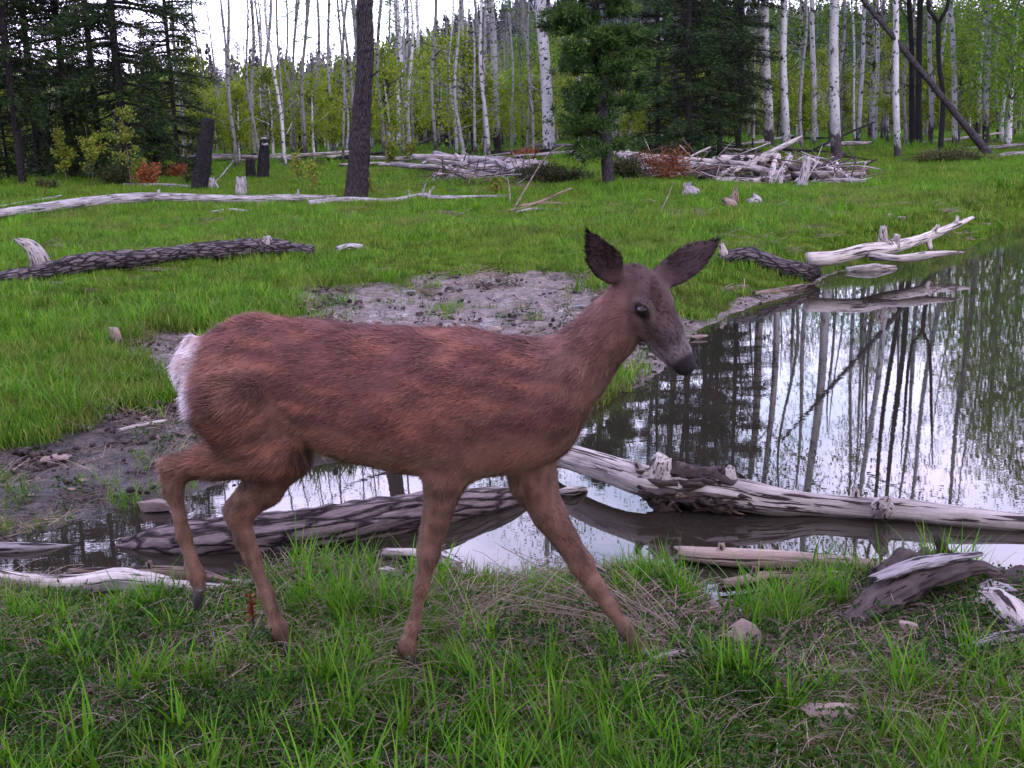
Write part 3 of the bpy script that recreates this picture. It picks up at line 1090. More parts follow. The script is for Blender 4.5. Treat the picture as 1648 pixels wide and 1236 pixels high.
def conifer(seed, h, cb, rmax, mat, r0, per_m=170, droop=0.25, nl=0.13, nw=0.011, dead=10, step=0.27):
    rg = np.random.default_rng(seed)
    gt, gc = Geo(), Geo()
    tube(gt, [(0, 0, -0.25), (0.02, 0, h * 0.3), (-0.02, 0, h * 0.65), (0, 0, h)], [r0 * 1.2, r0, r0 * 0.7, 0.02], 30, 10, rough=0.06, fine=0.06, seed=seed)
    for k in range(dead):
        z = 0.5 + (cb + 1.0) * rg.random()
        an = rg.random() * 6.28
        ln = 0.3 + 0.7 * rg.random()
        tube(gt, [(0, 0, z), (ln * math.cos(an), ln * math.sin(an), z - 0.15 * ln)], [0.014, 0.004], 4, 4, seed=k)
    z = cb
    while z < h - 0.1:
        u = (z - cb) / (h - cb)
        for b in range(rg.integers(4, 7)):
            an = rg.random() * 6.28
            L = rmax * ((1 - u) ** 0.75) * min(1, 0.55 + 1.8 * u) * (0.55 + 0.55 * rg.random()) + 0.12
            d_ = np.array([math.cos(an), math.sin(an), 0.15 - droop * (1 - u) + 0.25 * u])
            zz = z + rg.normal() * 0.08
            p0 = np.array([0, 0, zz])
            tipz = -0.12 * L * L
            tube(gt, [p0, p0 + d_ * L * 0.5 + np.array([0, 0, tipz * 0.3]), p0 + d_ * L + np.array([0, 0, tipz])], [0.012 + 0.012 * L, 0.005], 5, 4, seed=b)
            n_ = max(8, int(per_m * L))
            t = 0.18 + 0.82 * rg.random(n_) ** 0.8
            side = np.array([-d_[1], d_[0], 0])
            sp = (rg.random(n_) * 2 - 1) * 0.34 * L * (1 - 0.55 * t) * (t > 0.1)
            c_ = p0 + d_ * (L * t)[:, None] + side * sp[:, None] + np.stack([0 * t, 0 * t, tipz * t * t - 0.10 * np.abs(sp) + 0.05 * rg.normal(size=n_)], -1)
            dr = d_ * 0.8 + side * (np.sign(sp) * 0.7)[:, None] + rg.normal(size=(n_, 3)) * 0.45
            dr[:, 2] -= 0.15
            quads(gc, c_, dr, rand_dirs(n_, rg), nl * (0.6 + 0.8 * rg.random(n_)), nw, 0)
        z += step * (0.7 + 0.6 * rg.random())
    return gt.mesh('trunk', M['conifer_bark']), gc.mesh('crown', mat)


SPR = [conifer(701, 12.5, 0.45, 2.2, M['spruce_needle'], 0.085), conifer(702, 11.0, 0.4, 1.7, M['spruce_needle'], 0.075), conifer(703, 13.5, 1.3, 1.6, M['spruce_needle'], 0.08),
       conifer(704, 9.0, 0.2, 1.7, M['spruce_needle'], 0.07)]
CON = [  # px base, depth, variant, scale, label
    (201, 27.8, 0, 1.0, 'broad dark spruce with long drooping boughs, second behind the reddish dead bush'),
    (30, 27.2, 2, 1.0, 'dark spruce with bare lower stem at the left edge of the photo'),
    (112, 29.5, 1, 1.05, 'dark spruce between the grey snag and the broad drooping spruce'),
    (285, 31.0, 3, 0.8, 'shorter dark spruce at the right end of the left evergreen stand'),
    (-60, 28.0, 0, 1.0, 'dark spruce mostly cut off by the left edge of the photo'),
    (160, 33.0, 2, 1.0, 'tall dark spruce farthest back in the left evergreen stand'),
    (60, 32.0, 1, 1.1, 'dense dark spruce behind the grey snag'),
    (125, 28.5, 3, 0.36, 'small dark young spruce low between the snag and broad spruce'),
    (248, 30.0, 3, 0.42, 'small dark young spruce behind the reddish dead bushes'),
    (8, 28.5, 3, 0.45, 'small dark young spruce low at the left edge of the photo'),
    (1108, 29.5, 1, 1.0, 'dense dark spruce directly behind the white aspen pair'),
    (1158, 31.0, 0, 0.75, 'dark spruce behind the thin dead trunk that leans left'),
    (1058, 34.0, 3, 1.0, 'dark spruce filling the gap right of the lone pine'),
    (1188, 34.0, 2, 0.9, 'narrow dark spruce at the right end of the central spruce stand'),
    (1138, 34.5, 2, 1.0, 'tall dark spruce farthest back in the central spruce stand'),
]
for k, (px, Y, v, s_, lab) in enumerate(CON):
    b0 = at_y(px, 240, Y)
    t_ = thing('spruce_tree', (b0[0], Y, float(gz(b0[0], Y))), lab, 'tree', 'dark spruces around the meadow', random.random() * 6.28)
    t_.scale = (s_, s_, s_ * (1.35 if px < 400 and s_ > 0.7 else 1.0))
    link('trunk', SPR[v][0], t_)
    link('crown', SPR[v][1], t_)


# the lone pine: tufted needles, ragged crown
def pine(seed, h, cb, rmax):
    rg = np.random.default_rng(seed)
    gt, gc = Geo(), Geo()
    tube(gt, [(0.16, 0, -0.25), (0.12, 0, 0.6), (0, 0, 2.0), (-0.12, 0, h)], [0.125, 0.10, 0.085, 0.02], 40, 14, rough=0.07, fine=0.10, seed=seed)
    z = cb
    while z < h:
        u = (z - cb) / (h - cb)
        for b in range(rg.integers(4, 6)):
            an = rg.random() * 6.28
            L = rmax * min(1, 0.55 + 1.3 * u) * (1 - u) ** 0.55 * (0.4 + 0.7 * rg.random()) + 0.15
            d_ = np.array([math.cos(an), math.sin(an), -0.05 + 0.4 * u])
            p0 = np.array([0.05 - 0.03 * z, 0, z + rg.normal() * 0.1])
            tube(gt, [p0, p0 + d_ * L * 0.6 + np.array([0, 0, -0.05]), p0 + d_ * L + np.array([0, 0, 0.10 * L])], [0.022, 0.014, 0.006], 6, 5, seed=b)
            nt = max(7, int(30 * L))
            for q in range(nt):
                t = 0.3 + 0.7 * rg.random() ** 0.7
                c0 = p0 + d_ * L * t + rg.normal(size=3) * np.array([0.17, 0.17, 0.055]) * (0.5 + 0.5 * t)
                m = 44
                dr = rand_dirs(m, rg) + d_ * 0.7 + np.array([0, 0, 0.35])
                quads(gc, c0 + rg.normal(size=(m, 3)) * 0.035, dr, rand_dirs(m, rg), 0.12 * (0.7 + 0.5 * rg.random(m)), 0.0095, 0, np.clip(0.45 + 0.25 * rg.normal() + 0.15 * rg.normal(size=m), 0, 1))
        z += 0.26
    return gt.mesh('trunk', M['pine_bark']), gc.mesh('crown', M['pine_needle'])


p = gp(967, 310)
t_ = thing('pine_tree', p, 'lone dark green pine with ragged tufted boughs between the brush heaps', 'tree')
tm, cm = pine(77, 4.6, 0.95, 1.2)
link('trunk', tm, t_)
link('crown', cm, t_)

# broadleaf mass on the right edge
BIGC = [aspen_crown(160 + k, 7.2, 2.1, 9000, 0.10, M['aspen_leaf_deep'], 46, 0.0) for k in range(3)]
for k, (px, Y, z0, lab) in enumerate([
        (1622, 35, 0.9, 'bushy green aspen with leaves down to the ground at the right edge'),
        (1690, 32, 0.6, 'bushy green aspen half cut off by the right edge of the photo'),
        (1572, 42, 1.6, 'full green aspen behind the scarred trunk near the leaning tree foot'),
        (1490, 46, 2.0, 'rounded green aspen crown behind the two black trunks'),
        (1400, 45, 2.2, 'bright green aspen crown left of the leaning dead tree'),
        (1655, 44, 1.2, 'tall dark green aspen in the second row at the right edge'),
        (1285, 47, 2.4, 'green aspen crown glimpsed behind the right-hand white trunks by the spruces'),
        (880, 50, 1.6, 'green aspen crown seen behind the thickest white aspen')]):
    b0 = at_y(px, 240, Y)
    t_ = thing('leafy_aspen', (b0[0], Y, float(gz(b0[0], Y))), lab, 'tree', 'full leafy aspens behind the meadow', random.random() * 6.28)
    link('trunk', aspen_trunk('trunk', (0.01, 0), 8.0, 0.09, M['aspen'], 800 + k, 5), t_)
    c_ = link('crown', BIGC[k % 3], t_, (0, 0, z0))
    f = [1.15, 1.2, 0.9, 0.72, 0.75, 1.05, 0.7, 0.6][k]
    c_.scale = (0.85, 0.85, f * 0.9)


# ------------------------------------------------------------------ shrubs
def shrub(seed, w, h, n, mat, nl=0.09, nw=0.012, stems=14, up=0.5):
    rg = np.random.default_rng(seed)
    gs, gf = Geo(), Geo()
    per = max(10, n // stems)
    for k in range(stems):
        an = rg.random() * 6.28
        rr = w * (0.25 + 0.75 * rg.random())
        tip = np.array([rr * math.cos(an), rr * math.sin(an) * 0.8, h * (0.35 + 0.65 * rg.random())])
        mid = tip * np.array([0.45, 0.45, 0.65])
        tube(gs, [(0, 0, -0.05), mid, tip], [0.014, 0.009, 0.003], 6, 4, seed=k)
        t = rg.random(per) ** 0.6
        c_ = np.where(t[:, None] < 0.5, mid * (t[:, None] * 2), mid + (tip - mid) * (t[:, None] * 2 - 1)) + rg.normal(size=(per, 3)) * np.array([w, w, h]) * 0.13
        c_[:, 2] = np.maximum(c_[:, 2], 0.01)
        dr = rand_dirs(per, rg) + unit(tip) * 0.5 + np.array([0, 0, up])
        quads(gf, c_, dr, rand_dirs(per, rg), nl * (0.6 + 0.8 * rg.random(per)), nw, 0)
    return gs.mesh('stems', M['brown_wood']), gf.mesh('foliage', mat)


def put_shrub(px, py, w, h, n, mat, lab, seed, name='juniper_shrub', cat='shrub', group=None, **kw):
    p = gp(px, py)
    t_ = thing(name, p, lab, cat, group)
    a_, b_ = shrub(seed, w, h, n, M[mat], **kw)
    link('stems', a_, t_)
    link('foliage', b_, t_)


put_shrub(900, 302, 0.75, 0.38, 2600, 'juniper', 'low olive juniper mat just left of the lone pine', 1)
put_shrub(1005, 300, 0.5, 0.5, 2000, 'juniper', 'dark juniper shrub close against the right of the lone pine trunk', 2)
put_shrub(860, 298, 0.5, 0.30, 1500, 'juniper', 'small juniper mat between left brush heap and the lone pine', 3)
put_shrub(1072, 300, 0.55, 0.62, 1500, 'dead_needle', 'rust-red dead juniper in front of the right brush heap', 4, 'dead_shrub')
put_shrub(1110, 285, 0.45, 0.42, 700, 'juniper', 'thin brownish juniper behind the rust-red dead one', 5)
put_shrub(1510, 263, 1.0, 0.36, 3600, 'juniper', 'wide dark juniper mat under the leaning dead tree', 6)
put_shrub(1562, 258, 0.5, 0.26, 1300, 'juniper', 'small dark juniper at the foot of the leaning dead tree', 7)
put_shrub(240, 305, 0.34, 0.52, 1500, 'dead_needle', 'bright rust-red dead bush beside the left evergreens', 8, 'dead_shrub')
put_shrub(286, 290, 0.28, 0.40, 900, 'dead_needle', 'smaller rust-coloured dead bush right of the brighter one', 9, 'dead_shrub')
put_shrub(190, 306, 0.42, 0.46, 1900, 'juniper', 'round dark juniper left of the rust-red dead bush', 10)
put_shrub(130, 292, 0.55, 0.50, 1900, 'juniper', 'dark juniper by the fallen log under the left evergreens', 11)
put_shrub(80, 315, 0.30, 0.26, 900, 'juniper', 'low dark juniper in the grass near the left edge', 12)
put_shrub(310, 300, 0.35, 0.30, 800, 'juniper', 'sparse juniper at the base of the leaning charred stub', 13)
put_shrub(770, 256, 0.6, 0.30, 1200, 'juniper', 'flat olive juniper behind the left brush heap', 14)
put_shrub(845, 262, 0.5, 0.35, 1200, 'dead_needle', 'brownish dead juniper behind the gap between left heap and pine', 15, 'dead_shrub')


def sapling(seed, h, n, mat, leaf=0.045, spread=0.32):
    rg = np.random.default_rng(seed)
    gs, gf = Geo(), Geo()
    tube(gs, [(0, 0, -0.05), (0.03 * rg.normal(), 0, h * 0.5), (0.08 * rg.normal(), 0, h)], [0.012, 0.008, 0.003], 8, 5, seed=seed)
    for k in range(14):
        z = h * (0.2 + 0.78 * rg.random())
        an = rg.random() * 6.28
        ln = spread * h * (0.3 + 0.7 * rg.random()) * (1.1 - z / h * 0.7)
        tip = np.array([ln * math.cos(an), ln * math.sin(an), z + 0.5 * ln])
        tube(gs, [(0, 0, z), tip], [0.006, 0.002], 4, 4, seed=k)
        m = n // 14
        c_ = np.array([0, 0, z]) + (tip - np.array([0, 0, z])) * (0.3 + 0.75 * rg.random(m))[:, None] + rg.normal(size=(m, 3)) * 0.05
        quads(gf, c_, rand_dirs(m, rg), rand_dirs(m, rg), leaf * (0.7 + 0.6 * rg.random(m)), leaf * 0.4)
    return gs.mesh('stem', M['brown_wood']), gf.mesh('leaves', mat)


for k, (px, py, h, n, lab) in enumerate([
        (212, 312, 1.75, 330, 'leafy aspen sapling taller than its neighbours in front of the broad spruce'),
        (152, 306, 1.5, 420, 'yellow-green leafy sapling left of the tallest sapling by the spruces'),
        (108, 304, 1.25, 380, 'bushy pale green sapling between grey snag and yellow-green sapling'),
        (300, 270, 0.9, 240, 'small leafy sapling right of the left evergreens'),
        (408, 262, 1.0, 200, 'sparse sapling behind the charred stumps'),
        (628, 268, 1.15, 260, 'yellowish sapling right of the big dark trunk'),
        (665, 268, 0.95, 220, 'small yellowish sapling at the left tip of the left brush heap'),
        (480, 300, 0.75, 110, 'twiggy sapling with few yellow leaves left of the big dark trunk'),
        (505, 312, 0.7, 90, 'thin straw-coloured sapling nearest the big dark trunk'),
        (590, 312, 0.5, 90, 'tiny yellow-leaved shoot at the base of the big dark trunk'),
        (380, 252, 1.1, 260, 'leafy sapling behind the leaning charred stub'),
        (800, 318, 0.35, 70, 'tiny shoot beside the twig pile left of the pine')]):
    p = gp(px, py)
    t_ = thing('sapling', p, lab, 'sapling', 'young shoots in the meadow')
    a_, b_ = sapling(900 + k, h, n * 3, M['sapling_leaf'], 0.06)
    link('stem', a_, t_)
    link('leaves', b_, t_)


# ------------------------------------------------------------------ stumps and snags
def stump(px, py, ptop, rpx, mat, lab, seed, name='stump', jag=0.06, pale_top=False, taper=0.85):
    p = gp(px, py)
    q = at_y(ptop[0], ptop[1], p[1]) - p
    r = rpx * p[1] / FPX
    t_ = thing(name, p, lab, 'stump' if name == 'stump' else 'snag')
    g_ = Geo()
    tube(g_, [(0, 0, -0.12), (0, 0, 0.02), q * 0.5, q], [r * 1.25, r * 1.08, r, r * taper], 26, 16, rough=0.10, fr=(3, 2.5), fine=0.10, seed=seed, jag=jag)
    link('trunk', g_.mesh('trunk', M[mat]), t_)
    if pale_top:
        g_ = Geo()
        tube(g_, [q * 0.86 + np.array([0.01, -r * 0.25, 0]), q * 1.02 + np.array([-0.02, -r * 0.1, 0.02])], [r * 0.85, r * 0.45], 8, 10, rough=0.15, seed=seed + 1, jag=0.05)
        link('bare_wood', g_.mesh('bare_wood', M['grey_wood']), t_)
    return t_


stump(320, 308, (336, 192), 11.5, 'char', 'charred black stub leaning right at the edge of the meadow grass', 31)
stump(423, 292, (426, 225), 8.5, 'char', 'black stump with a bleached top, tallest of the stump group', 32, pale_top=True)
stump(404, 290, (402, 257), 8, 'char', 'short square black stump left of the bleached-top stump', 33)
stump(389, 315, (388, 286), 8.5, 'grey_wood', 'short grey weathered stump in front of the black stumps', 34)
stump(340, 306, (336, 288), 11, 'grey_wood', 'low shattered grey stump at the foot of the leaning charred stub', 35, jag=0.12)
stump(76, 278, (63, 102), 8, 'conifer_bark', 'tall dark snag with bleached patches among the left spruces', 36, 'snag', 0.15, True, 0.65)
stump(55, 280, (45, 160), 6, 'conifer_bark', 'thin dark snag left of the bleached snag among the spruces', 37, 'snag', 0.12)
stump(205, 260, (187, 168), 8, 'conifer_bark', 'grey-topped dead snag at the foot of the broad spruce', 38, 'snag', 0.15, True, 0.6)
stump(1113, 322, (1108, 300), 14, 'grey_wood', 'small jagged grey stump below the right brush heap', 39, jag=0.14, taper=0.45)
stump(1180, 335, (1184, 304), 7, 'brown_wood', 'thin splintered brown stump in the grass below the right brush heap', 40, jag=0.14, taper=0.4)
stump(1172, 341, (1165, 333), 15, 'brown_wood', 'low brown rotten stump beside the splintered one', 41, jag=0.05)
stump(1215, 334, (1208, 322), 13, 'grey_wood', 'low grey stump right of the splintered brown one', 42, jag=0.08)
stump(1290, 305, (1300, 255), 8, 'grey_wood', 'upright gnarled grey root standing in front of the right brush heap', 43, jag=0.12, taper=0.6)
stump(726, 246, (722, 218), 8, 'char', 'charred stump at the top end of the leaning burnt log', 44)
stump(1000, 250, (1001, 222), 5, 'grey_wood', 'slim grey stump behind the right brush heap', 45)
stump(938, 268, (936, 245), 8, 'grey_wood', 'bleached upturned root end left of the lone pine', 46, jag=0.1)

# spruces added out of view behind and beside the camera to shade the near bank
for k, (x_, y_, v, s_, lab) in enumerate([(-4.6, -4.2, 0, 1.0, 'unseen spruce added for shade behind the viewpoint, to its left'), (0.4, -5.0, 1, 1.1, 'unseen spruce added for shade straight behind the viewpoint'),
                                          (5.0, -4.4, 2, 1.0, 'unseen spruce added for shade behind the viewpoint, to its right'), (-7.6, -1.2, 1, 1.0, 'unseen spruce added for shade beside the viewpoint, far left'),
                                          (7.8, -1.6, 0, 1.0, 'unseen spruce added for shade beside the viewpoint, far right'), (-2.2, -7.5, 2, 1.1, 'unseen spruce added for shade in the second row behind the viewpoint, left'), (2.8, -8.0, 0, 1.1, 'unseen spruce added for shade in the second row behind the viewpoint, right')]):
    t_ = thing('spruce_tree', (x_, y_, 0.0), lab, 'tree', 'dark spruces around the meadow', k * 1.3)
    t_.scale = (s_, s_, s_)
    link('trunk', SPR[v][0], t_)
    link('crown', SPR[v][1], t_)


# ------------------------------------------------------------------ logs
def log(name, pts, rad, mat, lab, cat='log', group=None, knots=(), parent=None, seg=18, n=None, rough=0.12, fine=0.0, jag=0.03, flat=1.0, seed=1, fr=(3, 1.6), kmat=None, kname='knot', rootmass=None):
    """pts are world points; origin at their mean. knots: (t, angle vector, length, radius)"""
    pts = np.asarray(pts, dtype=float)
    o = pts.mean(0)
    Q = pts - o
    L = np.linalg.norm(np.diff(pts, axis=0), axis=1).sum()
    g_ = Geo()
    nn = n or int(np.clip(L * 22, 20, 150))
    P, T, r = tube(g_, Q, rad, nn, seg, rough=rough, fr=fr, fine=fine, seed=seed, jag=jag, flat=flat)
    me_ = g_.mesh('log', M[mat])
    if not knots and rootmass is None:
        ob = link(name, me_, None, o)
        return tag(ob, lab, cat, group)
    t_ = thing(name, o, lab, cat, group)
    link('stem', me_, t_)
    for k, kn in enumerate(knots):
        t, d_, ln, kr = kn
        i_ = int(t * (nn - 1)) if t < 2 else int(np.argmin(np.abs(px_of(P + o) - t)))
        d_ = unit(d_)
        g_ = Geo()
        b0 = P[i_] + d_ * r[i_] * 0.55
        sd = np.random.default_rng(seed * 31 + k)
        tube(g_, [b0, b0 + d_ * ln * 0.5 + sd.normal(size=3) * ln * 0.05, b0 + d_ * ln], [kr * 1.5, kr, kr * 0.75], 14, 12, rough=0.2, fr=(4, 6), seed=seed + k, jag=min(0.04, ln * 0.25))
        link(kname, g_.mesh(kname, M[kmat or mat]), t_)
    return t_


def gpts(lst, dz=0.0):
    return [gp(a, b, (c[0] if c else dz)) for a, b, *c in lst]


# meadow logs
log('fallen_log', gpts([(-60, 362, .12), (0, 352, .13), (120, 341, .16), (220, 332, .19), (300, 330, .15), (400, 328, .12), (470, 325, .12), (543, 322, .10)]), [0.065, 0.075, 0.10, 0.115, 0.10, 0.085, 0.075, 0.05], 'grey_wood',
    'long bare silvery log lying bent across the meadow at the left', knots=[(0.55, (0.1, -0.2, 1), 0.10, 0.03), (0.9, (0.2, -0.3, 1), 0.12, 0.03)], seed=3, fr=(2, .9), kname='branch_stub')
log('fallen_log', gpts([(497, 331, .06), (560, 327, .09), (622, 328, .07), (680, 322, .10), (700, 324, .09), (760, 324, .07), (818, 322, .05)]), [0.07, 0.085, 0.075, 0.06, 0.055, 0.05, 0.035], 'grey_wood',
    'bare grey log running past the foot of the big dark trunk', knots=[(0.57, (0.3, -0.1, 1), 0.22, 0.025), (0.63, (0.6, 0, 1), 0.18, 0.02), (0.5, (-0.3, -0.2, 1), 0.12, 0.02)], seed=4, fr=(2, 1), kname='branch_stub')
log('fallen_log', gpts([(-80, 478, .05), (0, 466, .08), (80, 455, .10), (170, 443, .13), (230, 437, .12), (300, 428, .13), (380, 423, .13), (430, 419, .13), (505, 421, .08)]), [0.10, 0.085, 0.085, 0.10, 0.095, 0.085, 0.09, 0.115, 0.085, 0.05], 'log_bark',
    'long dark bark-covered log in the grass at the left middle', knots=[(0.86, (0, -0.2, 1), 0.07, 0.06)], kmat='driftwood', kname='bare_patch', seed=5, fine=0.16, seg=24, fr=(3, 2.6))
log('wood_piece', gpts([(543, 415, .05), (562, 413, .06), (582, 411, .05)]), [0.03, 0.05, 0.035], 'grey_wood', 'small pale broken wood piece off the right end of the dark bark log', 'wood piece', seed=6)
log('broken_branch', [gp(68, 447, 0.05), gp(66, 447, 0.17), gp(56, 447, 0.30), gp(36, 447, 0.38)], [0.115, 0.10, 0.07, 0.03], 'driftwood', 'short white broken branch stub standing behind the dark bark log', 'branch', seed=7, rough=0.2, jag=0.06)
log('fallen_log', gpts([(-40, 290, .15), (60, 286, .16), (120, 291, .14), (170, 300, .10), (215, 304, .05)]), [0.11, 0.10, 0.09, 0.08, 0.06], 'bark', 'dark rotting log half hidden under the left evergreens', seed=8)
log('fallen_log', gpts([(200, 306, .06), (290, 305, .08), (320, 308, .05)]), [0.06, 0.06, 0.05], 'grey_wood', 'short pale log behind the reddish dead bush', seed=9)
log('stick', gpts([(0, 338, .04), (60, 330, .06), (100, 324, .08)]), [0.03, 0.035, 0.02], 'grey_wood', 'thin grey stick in the grass just above the long silvery log', 'stick', seed=10)
log('wood_piece', gpts([(342, 345, .03), (370, 341, .05), (400, 342, .03)]), [0.04, 0.045, 0.03], 'grey_wood', 'short grey wood piece below the long silvery log', 'wood piece', seed=11)
log('stick', gpts([(343, 300, .05), (360, 288, .15), (378, 275, .3)]), [0.025, 0.02, 0.01], 'grey_wood', 'thin stick rising from the shattered grey stump', 'stick', seed=12)

# right bank log: bark on the left half, bare and branching over the water to the right
a1 = gpts([(1160, 428, .06), (1200, 426, .10), (1260, 425, .10), (1312, 421, .09)])
log('bark_log', a1, [0.07, 0.10, 0.10, 0.085], 'log_bark', 'dark bark-covered half of the log on the right pond bank', knots=[(0.05, (-0.3, -0.2, 1), 0.12, 0.035)], kmat='driftwood', kname='branch_stub', seed=13, fine=0.16, seg=22)
Yb = a1[-1][1]
log('bare_log', [at_y(1300, 417, Yb), at_y(1345, 414, Yb), at_y(1388, 404, Yb + .2), at_y(1428, 400, Yb + .5), at_y(1480, 385, Yb + 1.2), at_y(1530, 366, Yb + 1.9), at_y(1566, 350, Yb + 2.4)], [0.075, 0.075, 0.08, 0.06, 0.055, 0.045, 0.02], 'driftwood',
    'bare white branching log reaching over the water from the bark log', knots=[(0.31, (-0.2, -0.1, 1), 0.20, 0.05), (0.36, (0.25, -0.2, 1), 0.10, 0.05), (0.62, (0.1, -0.6, -0.8), 0.14, 0.03), (0.85, (0.3, 0, 1), 0.10, 0.025), (0.66, (0.5, -0.2, 0.9), 0.10, 0.025)], kname='branch_stub', seed=14)
log('bare_log', [at_y(1400, 412, Yb + .1), at_y(1450, 416, Yb - .1), at_y(1500, 410, Yb + .1), at_y(1527, 407, Yb + .15), at_y(1550, 406, Yb + .2)], [0.045, 0.035, 0.05, 0.035, 0.008], 'driftwood', 'lower white limb lying on the water below the branching log', seed=15)
log('stick', [on_z(1290, 461, -0.04), on_z(1255, 467, -0.03), on_z(1205, 474, -0.02)], [0.03, 0.03, 0.02], 'brown_wood', 'brown stick on the muddy shoreline below the bark log', 'stick', seed=16)
log('wood_piece', [on_z(1440, 431, -0.05), on_z(1400, 432, -0.03), on_z(1362, 434, -0.04)], [0.025, 0.05, 0.03], 'driftwood', 'pale wood piece floating against the far bank', 'wood piece', seed=17)
log('wood_piece', gpts([(1322, 400, .05), (1312, 406, .03)]), [0.06, 0.05], 'brown_wood', 'small brown chunk behind the bare white log', 'wood piece', seed=18)

# the big driftwood log in the pond
W = WATER_Z
dl = [on_z(880, 735, .02), on_z(915, 735, .05), on_z(975, 752, .06), on_z(1040, 775, .05), on_z(1100, 785, .03), on_z(1170, 792, .02), on_z(1240, 805, .0), on_z(1310, 812, -.02), on_z(1400, 820, -.02), on_z(1450, 822, -.02), on_z(1540, 832, -.025), on_z(1648, 842, -.035), on_z(1800, 856, -.045)]
log('driftwood_log', dl, [0.052, 0.058, 0.058, 0.066, 0.070, 0.072, 0.056, 0.047, 0.046, 0.044, 0.040, 0.036, 0.032], 'driftwood', 'big bleached driftwood log with knotted stubs lying across the near pond',
    knots=[(1062, (0.10, -0.1, 1), 0.085, 0.050), (1040, (-0.35, -0.2, 0.8), 0.075, 0.018), (1172, (-0.05, -0.2, 1), 0.075, 0.026), (1418, (-0.15, -0.75, 0.55), 0.085, 0.033), (1376, (0.1, 0.1, 1), 0.05, 0.014)],
    kname='branch_stub', seed=19, seg=26, n=170, rough=0.14, fr=(3, 2.2))
# dark shredded root mass round its middle
root_o = np.array(on_z(1128, 788, 0.02))
t_ = thing('root_mass', root_o, 'dark shredded bark and roots hanging round the middle of the big driftwood log', 'roots')
ax = unit(np.array(dl[5]) - np.array(dl[3]))
g = Geo()
for k, (s0, s1, sh, rr, sd) in enumerate([(-0.23, 0.12, 0.0, 0.078, 1), (-0.10, 0.20, -0.012, 0.074, 2)]):
    pth = [ax * (s0 + (s1 - s0) * q / 5) + np.array([0, -0.012, 0.012 + sh]) + np.random.default_rng(sd * 7 + q).normal(size=3) * 0.006 for q in range(6)]
    tube(g, pth, [rr * 0.7, rr * 1.05, rr, rr * 1.1, rr * 0.95, rr * 0.6], 80, 54, rough=0.22, fr=(9, 26), fine=0.42, seed=60 + sd, jag=0.05)
link('torn_bark', g.mesh('torn_bark', M['rotten_wood']), t_)
for k in range(26):
    rg = np.random.default_rng(1300 + k)
    s0 = rg.uniform(-0.22, 0.18)
    up = np.array([0, 0, 1.0])
    out = unit(np.cross(up, ax))
    out = out if out[1] < 0 else -out
    ang = rg.uniform(0.2, 2.4)
    if s0 > 0.05:
        ang = rg.uniform(1.0, 2.4)
    rad_ = 0.080 + 0.02 * rg.random()
    pos = lambda s, a_, r_: ax * s + out * math.sin(a_) * r_ + up * (math.cos(a_) * r_ - 0.005)
    ln = rg.uniform(0.05, 0.22)
    da = rg.normal() * 0.35
    n5 = [pos(s0 - ln / 2 + ln * q / 4, ang + da * (q / 4 - .5) + rg.normal() * 0.10, rad_ + rg.normal() * 0.008) for q in range(5)]
    if rg.random() < 0.3:
        n5[-1] = n5[-1] + np.array([0.0, -0.03, -0.02]) * rg.random()
    g = Geo()
    tube(g, n5, [0.003, 0.007 * rg.uniform(.6, 1.5), 0.008 * rg.uniform(.6, 1.5), 0.006, 0.002], 16, 8, rough=0.45, fr=(6, 30), seed=k, jag=0.012)
    link('bark_shred', g.mesh('bark_shred', M['rotten_wood' if k % 4 else 'brown_wood']), t_)

# bark log in the pond behind the deer's legs
bl = [on_z(200, 880, -.07), on_z(300, 872, -.035), on_z(420, 862, -.02), on_z(520, 850, -.01), on_z(620, 832, .0), on_z(720, 815, -.01), on_z(800, 806, -.035), on_z(870, 798, -.07)]
t_ = log('bark_log', bl, [0.035, 0.080, 0.088, 0.088, 0.083, 0.074, 0.06, 0.04], 'pond_bark', 'plated bark log lying in the shallow water behind the deer legs', seed=20, fine=0.09, seg=40, n=190, rough=0.10, fr=(4, 2.5))
log('wood_sliver', [on_z(188, 868, -.045), on_z(245, 862, -.03), on_z(310, 858, -.01), on_z(372, 856, .005)], [0.008, 0.02, 0.022, 0.014], 'grey_wood', 'long pale wood sliver peeling from the left end of the pond bark log', 'wood piece', seed=21, flat=0.5)
log('driftwood_log', [on_z(-90, 885, -.065), on_z(0, 884, -.055), on_z(60, 881, -.05), on_z(112, 879, -.065)], [0.03, 0.032, 0.026, 0.006], 'grey_wood', 'half sunken pale pole in the water at the left edge', seed=22)

# white bent branch by the left shore
log('driftwood_branch', [on_z(-80, 890, .0), on_z(0, 925, -.02), on_z(60, 938, -.03), on_z(130, 942, -.03), on_z(190, 934, .0), on_z(240, 938, .01), on_z(310, 945, .0), on_z(360, 945, -.01), on_z(384, 944, -.01)], [0.03, 0.03, 0.024, 0.028, 0.036, 0.042, 0.036, 0.02, 0.006], 'driftwood',
    'bent white branch lying at the left water edge', 'branch', seed=23, rough=0.18)
log('wood_splinter', [on_z(115, 920, -.02), on_z(180, 920, .0), on_z(260, 922, .02), on_z(330, 928, .01), on_z(378, 938, .0)], [0.012, 0.016, 0.024, 0.03, 0.004], 'brown_wood', 'brown pointed splinter lying over the bent white branch', 'wood piece', seed=24,
    knots=[(0.55, (-0.1, -0.1, 1), 0.03, 0.012), (0.78, (0.1, 0, 1), 0.06, 0.018)], kname='branch_stub')
log('stick', [gp(205, 975, .01), gp(260, 968, .03), gp(302, 958, .02)], [0.008, 0.012, 0.007], 'driftwood', 'thin white stick in the grass below the bent white branch', 'stick', seed=25)

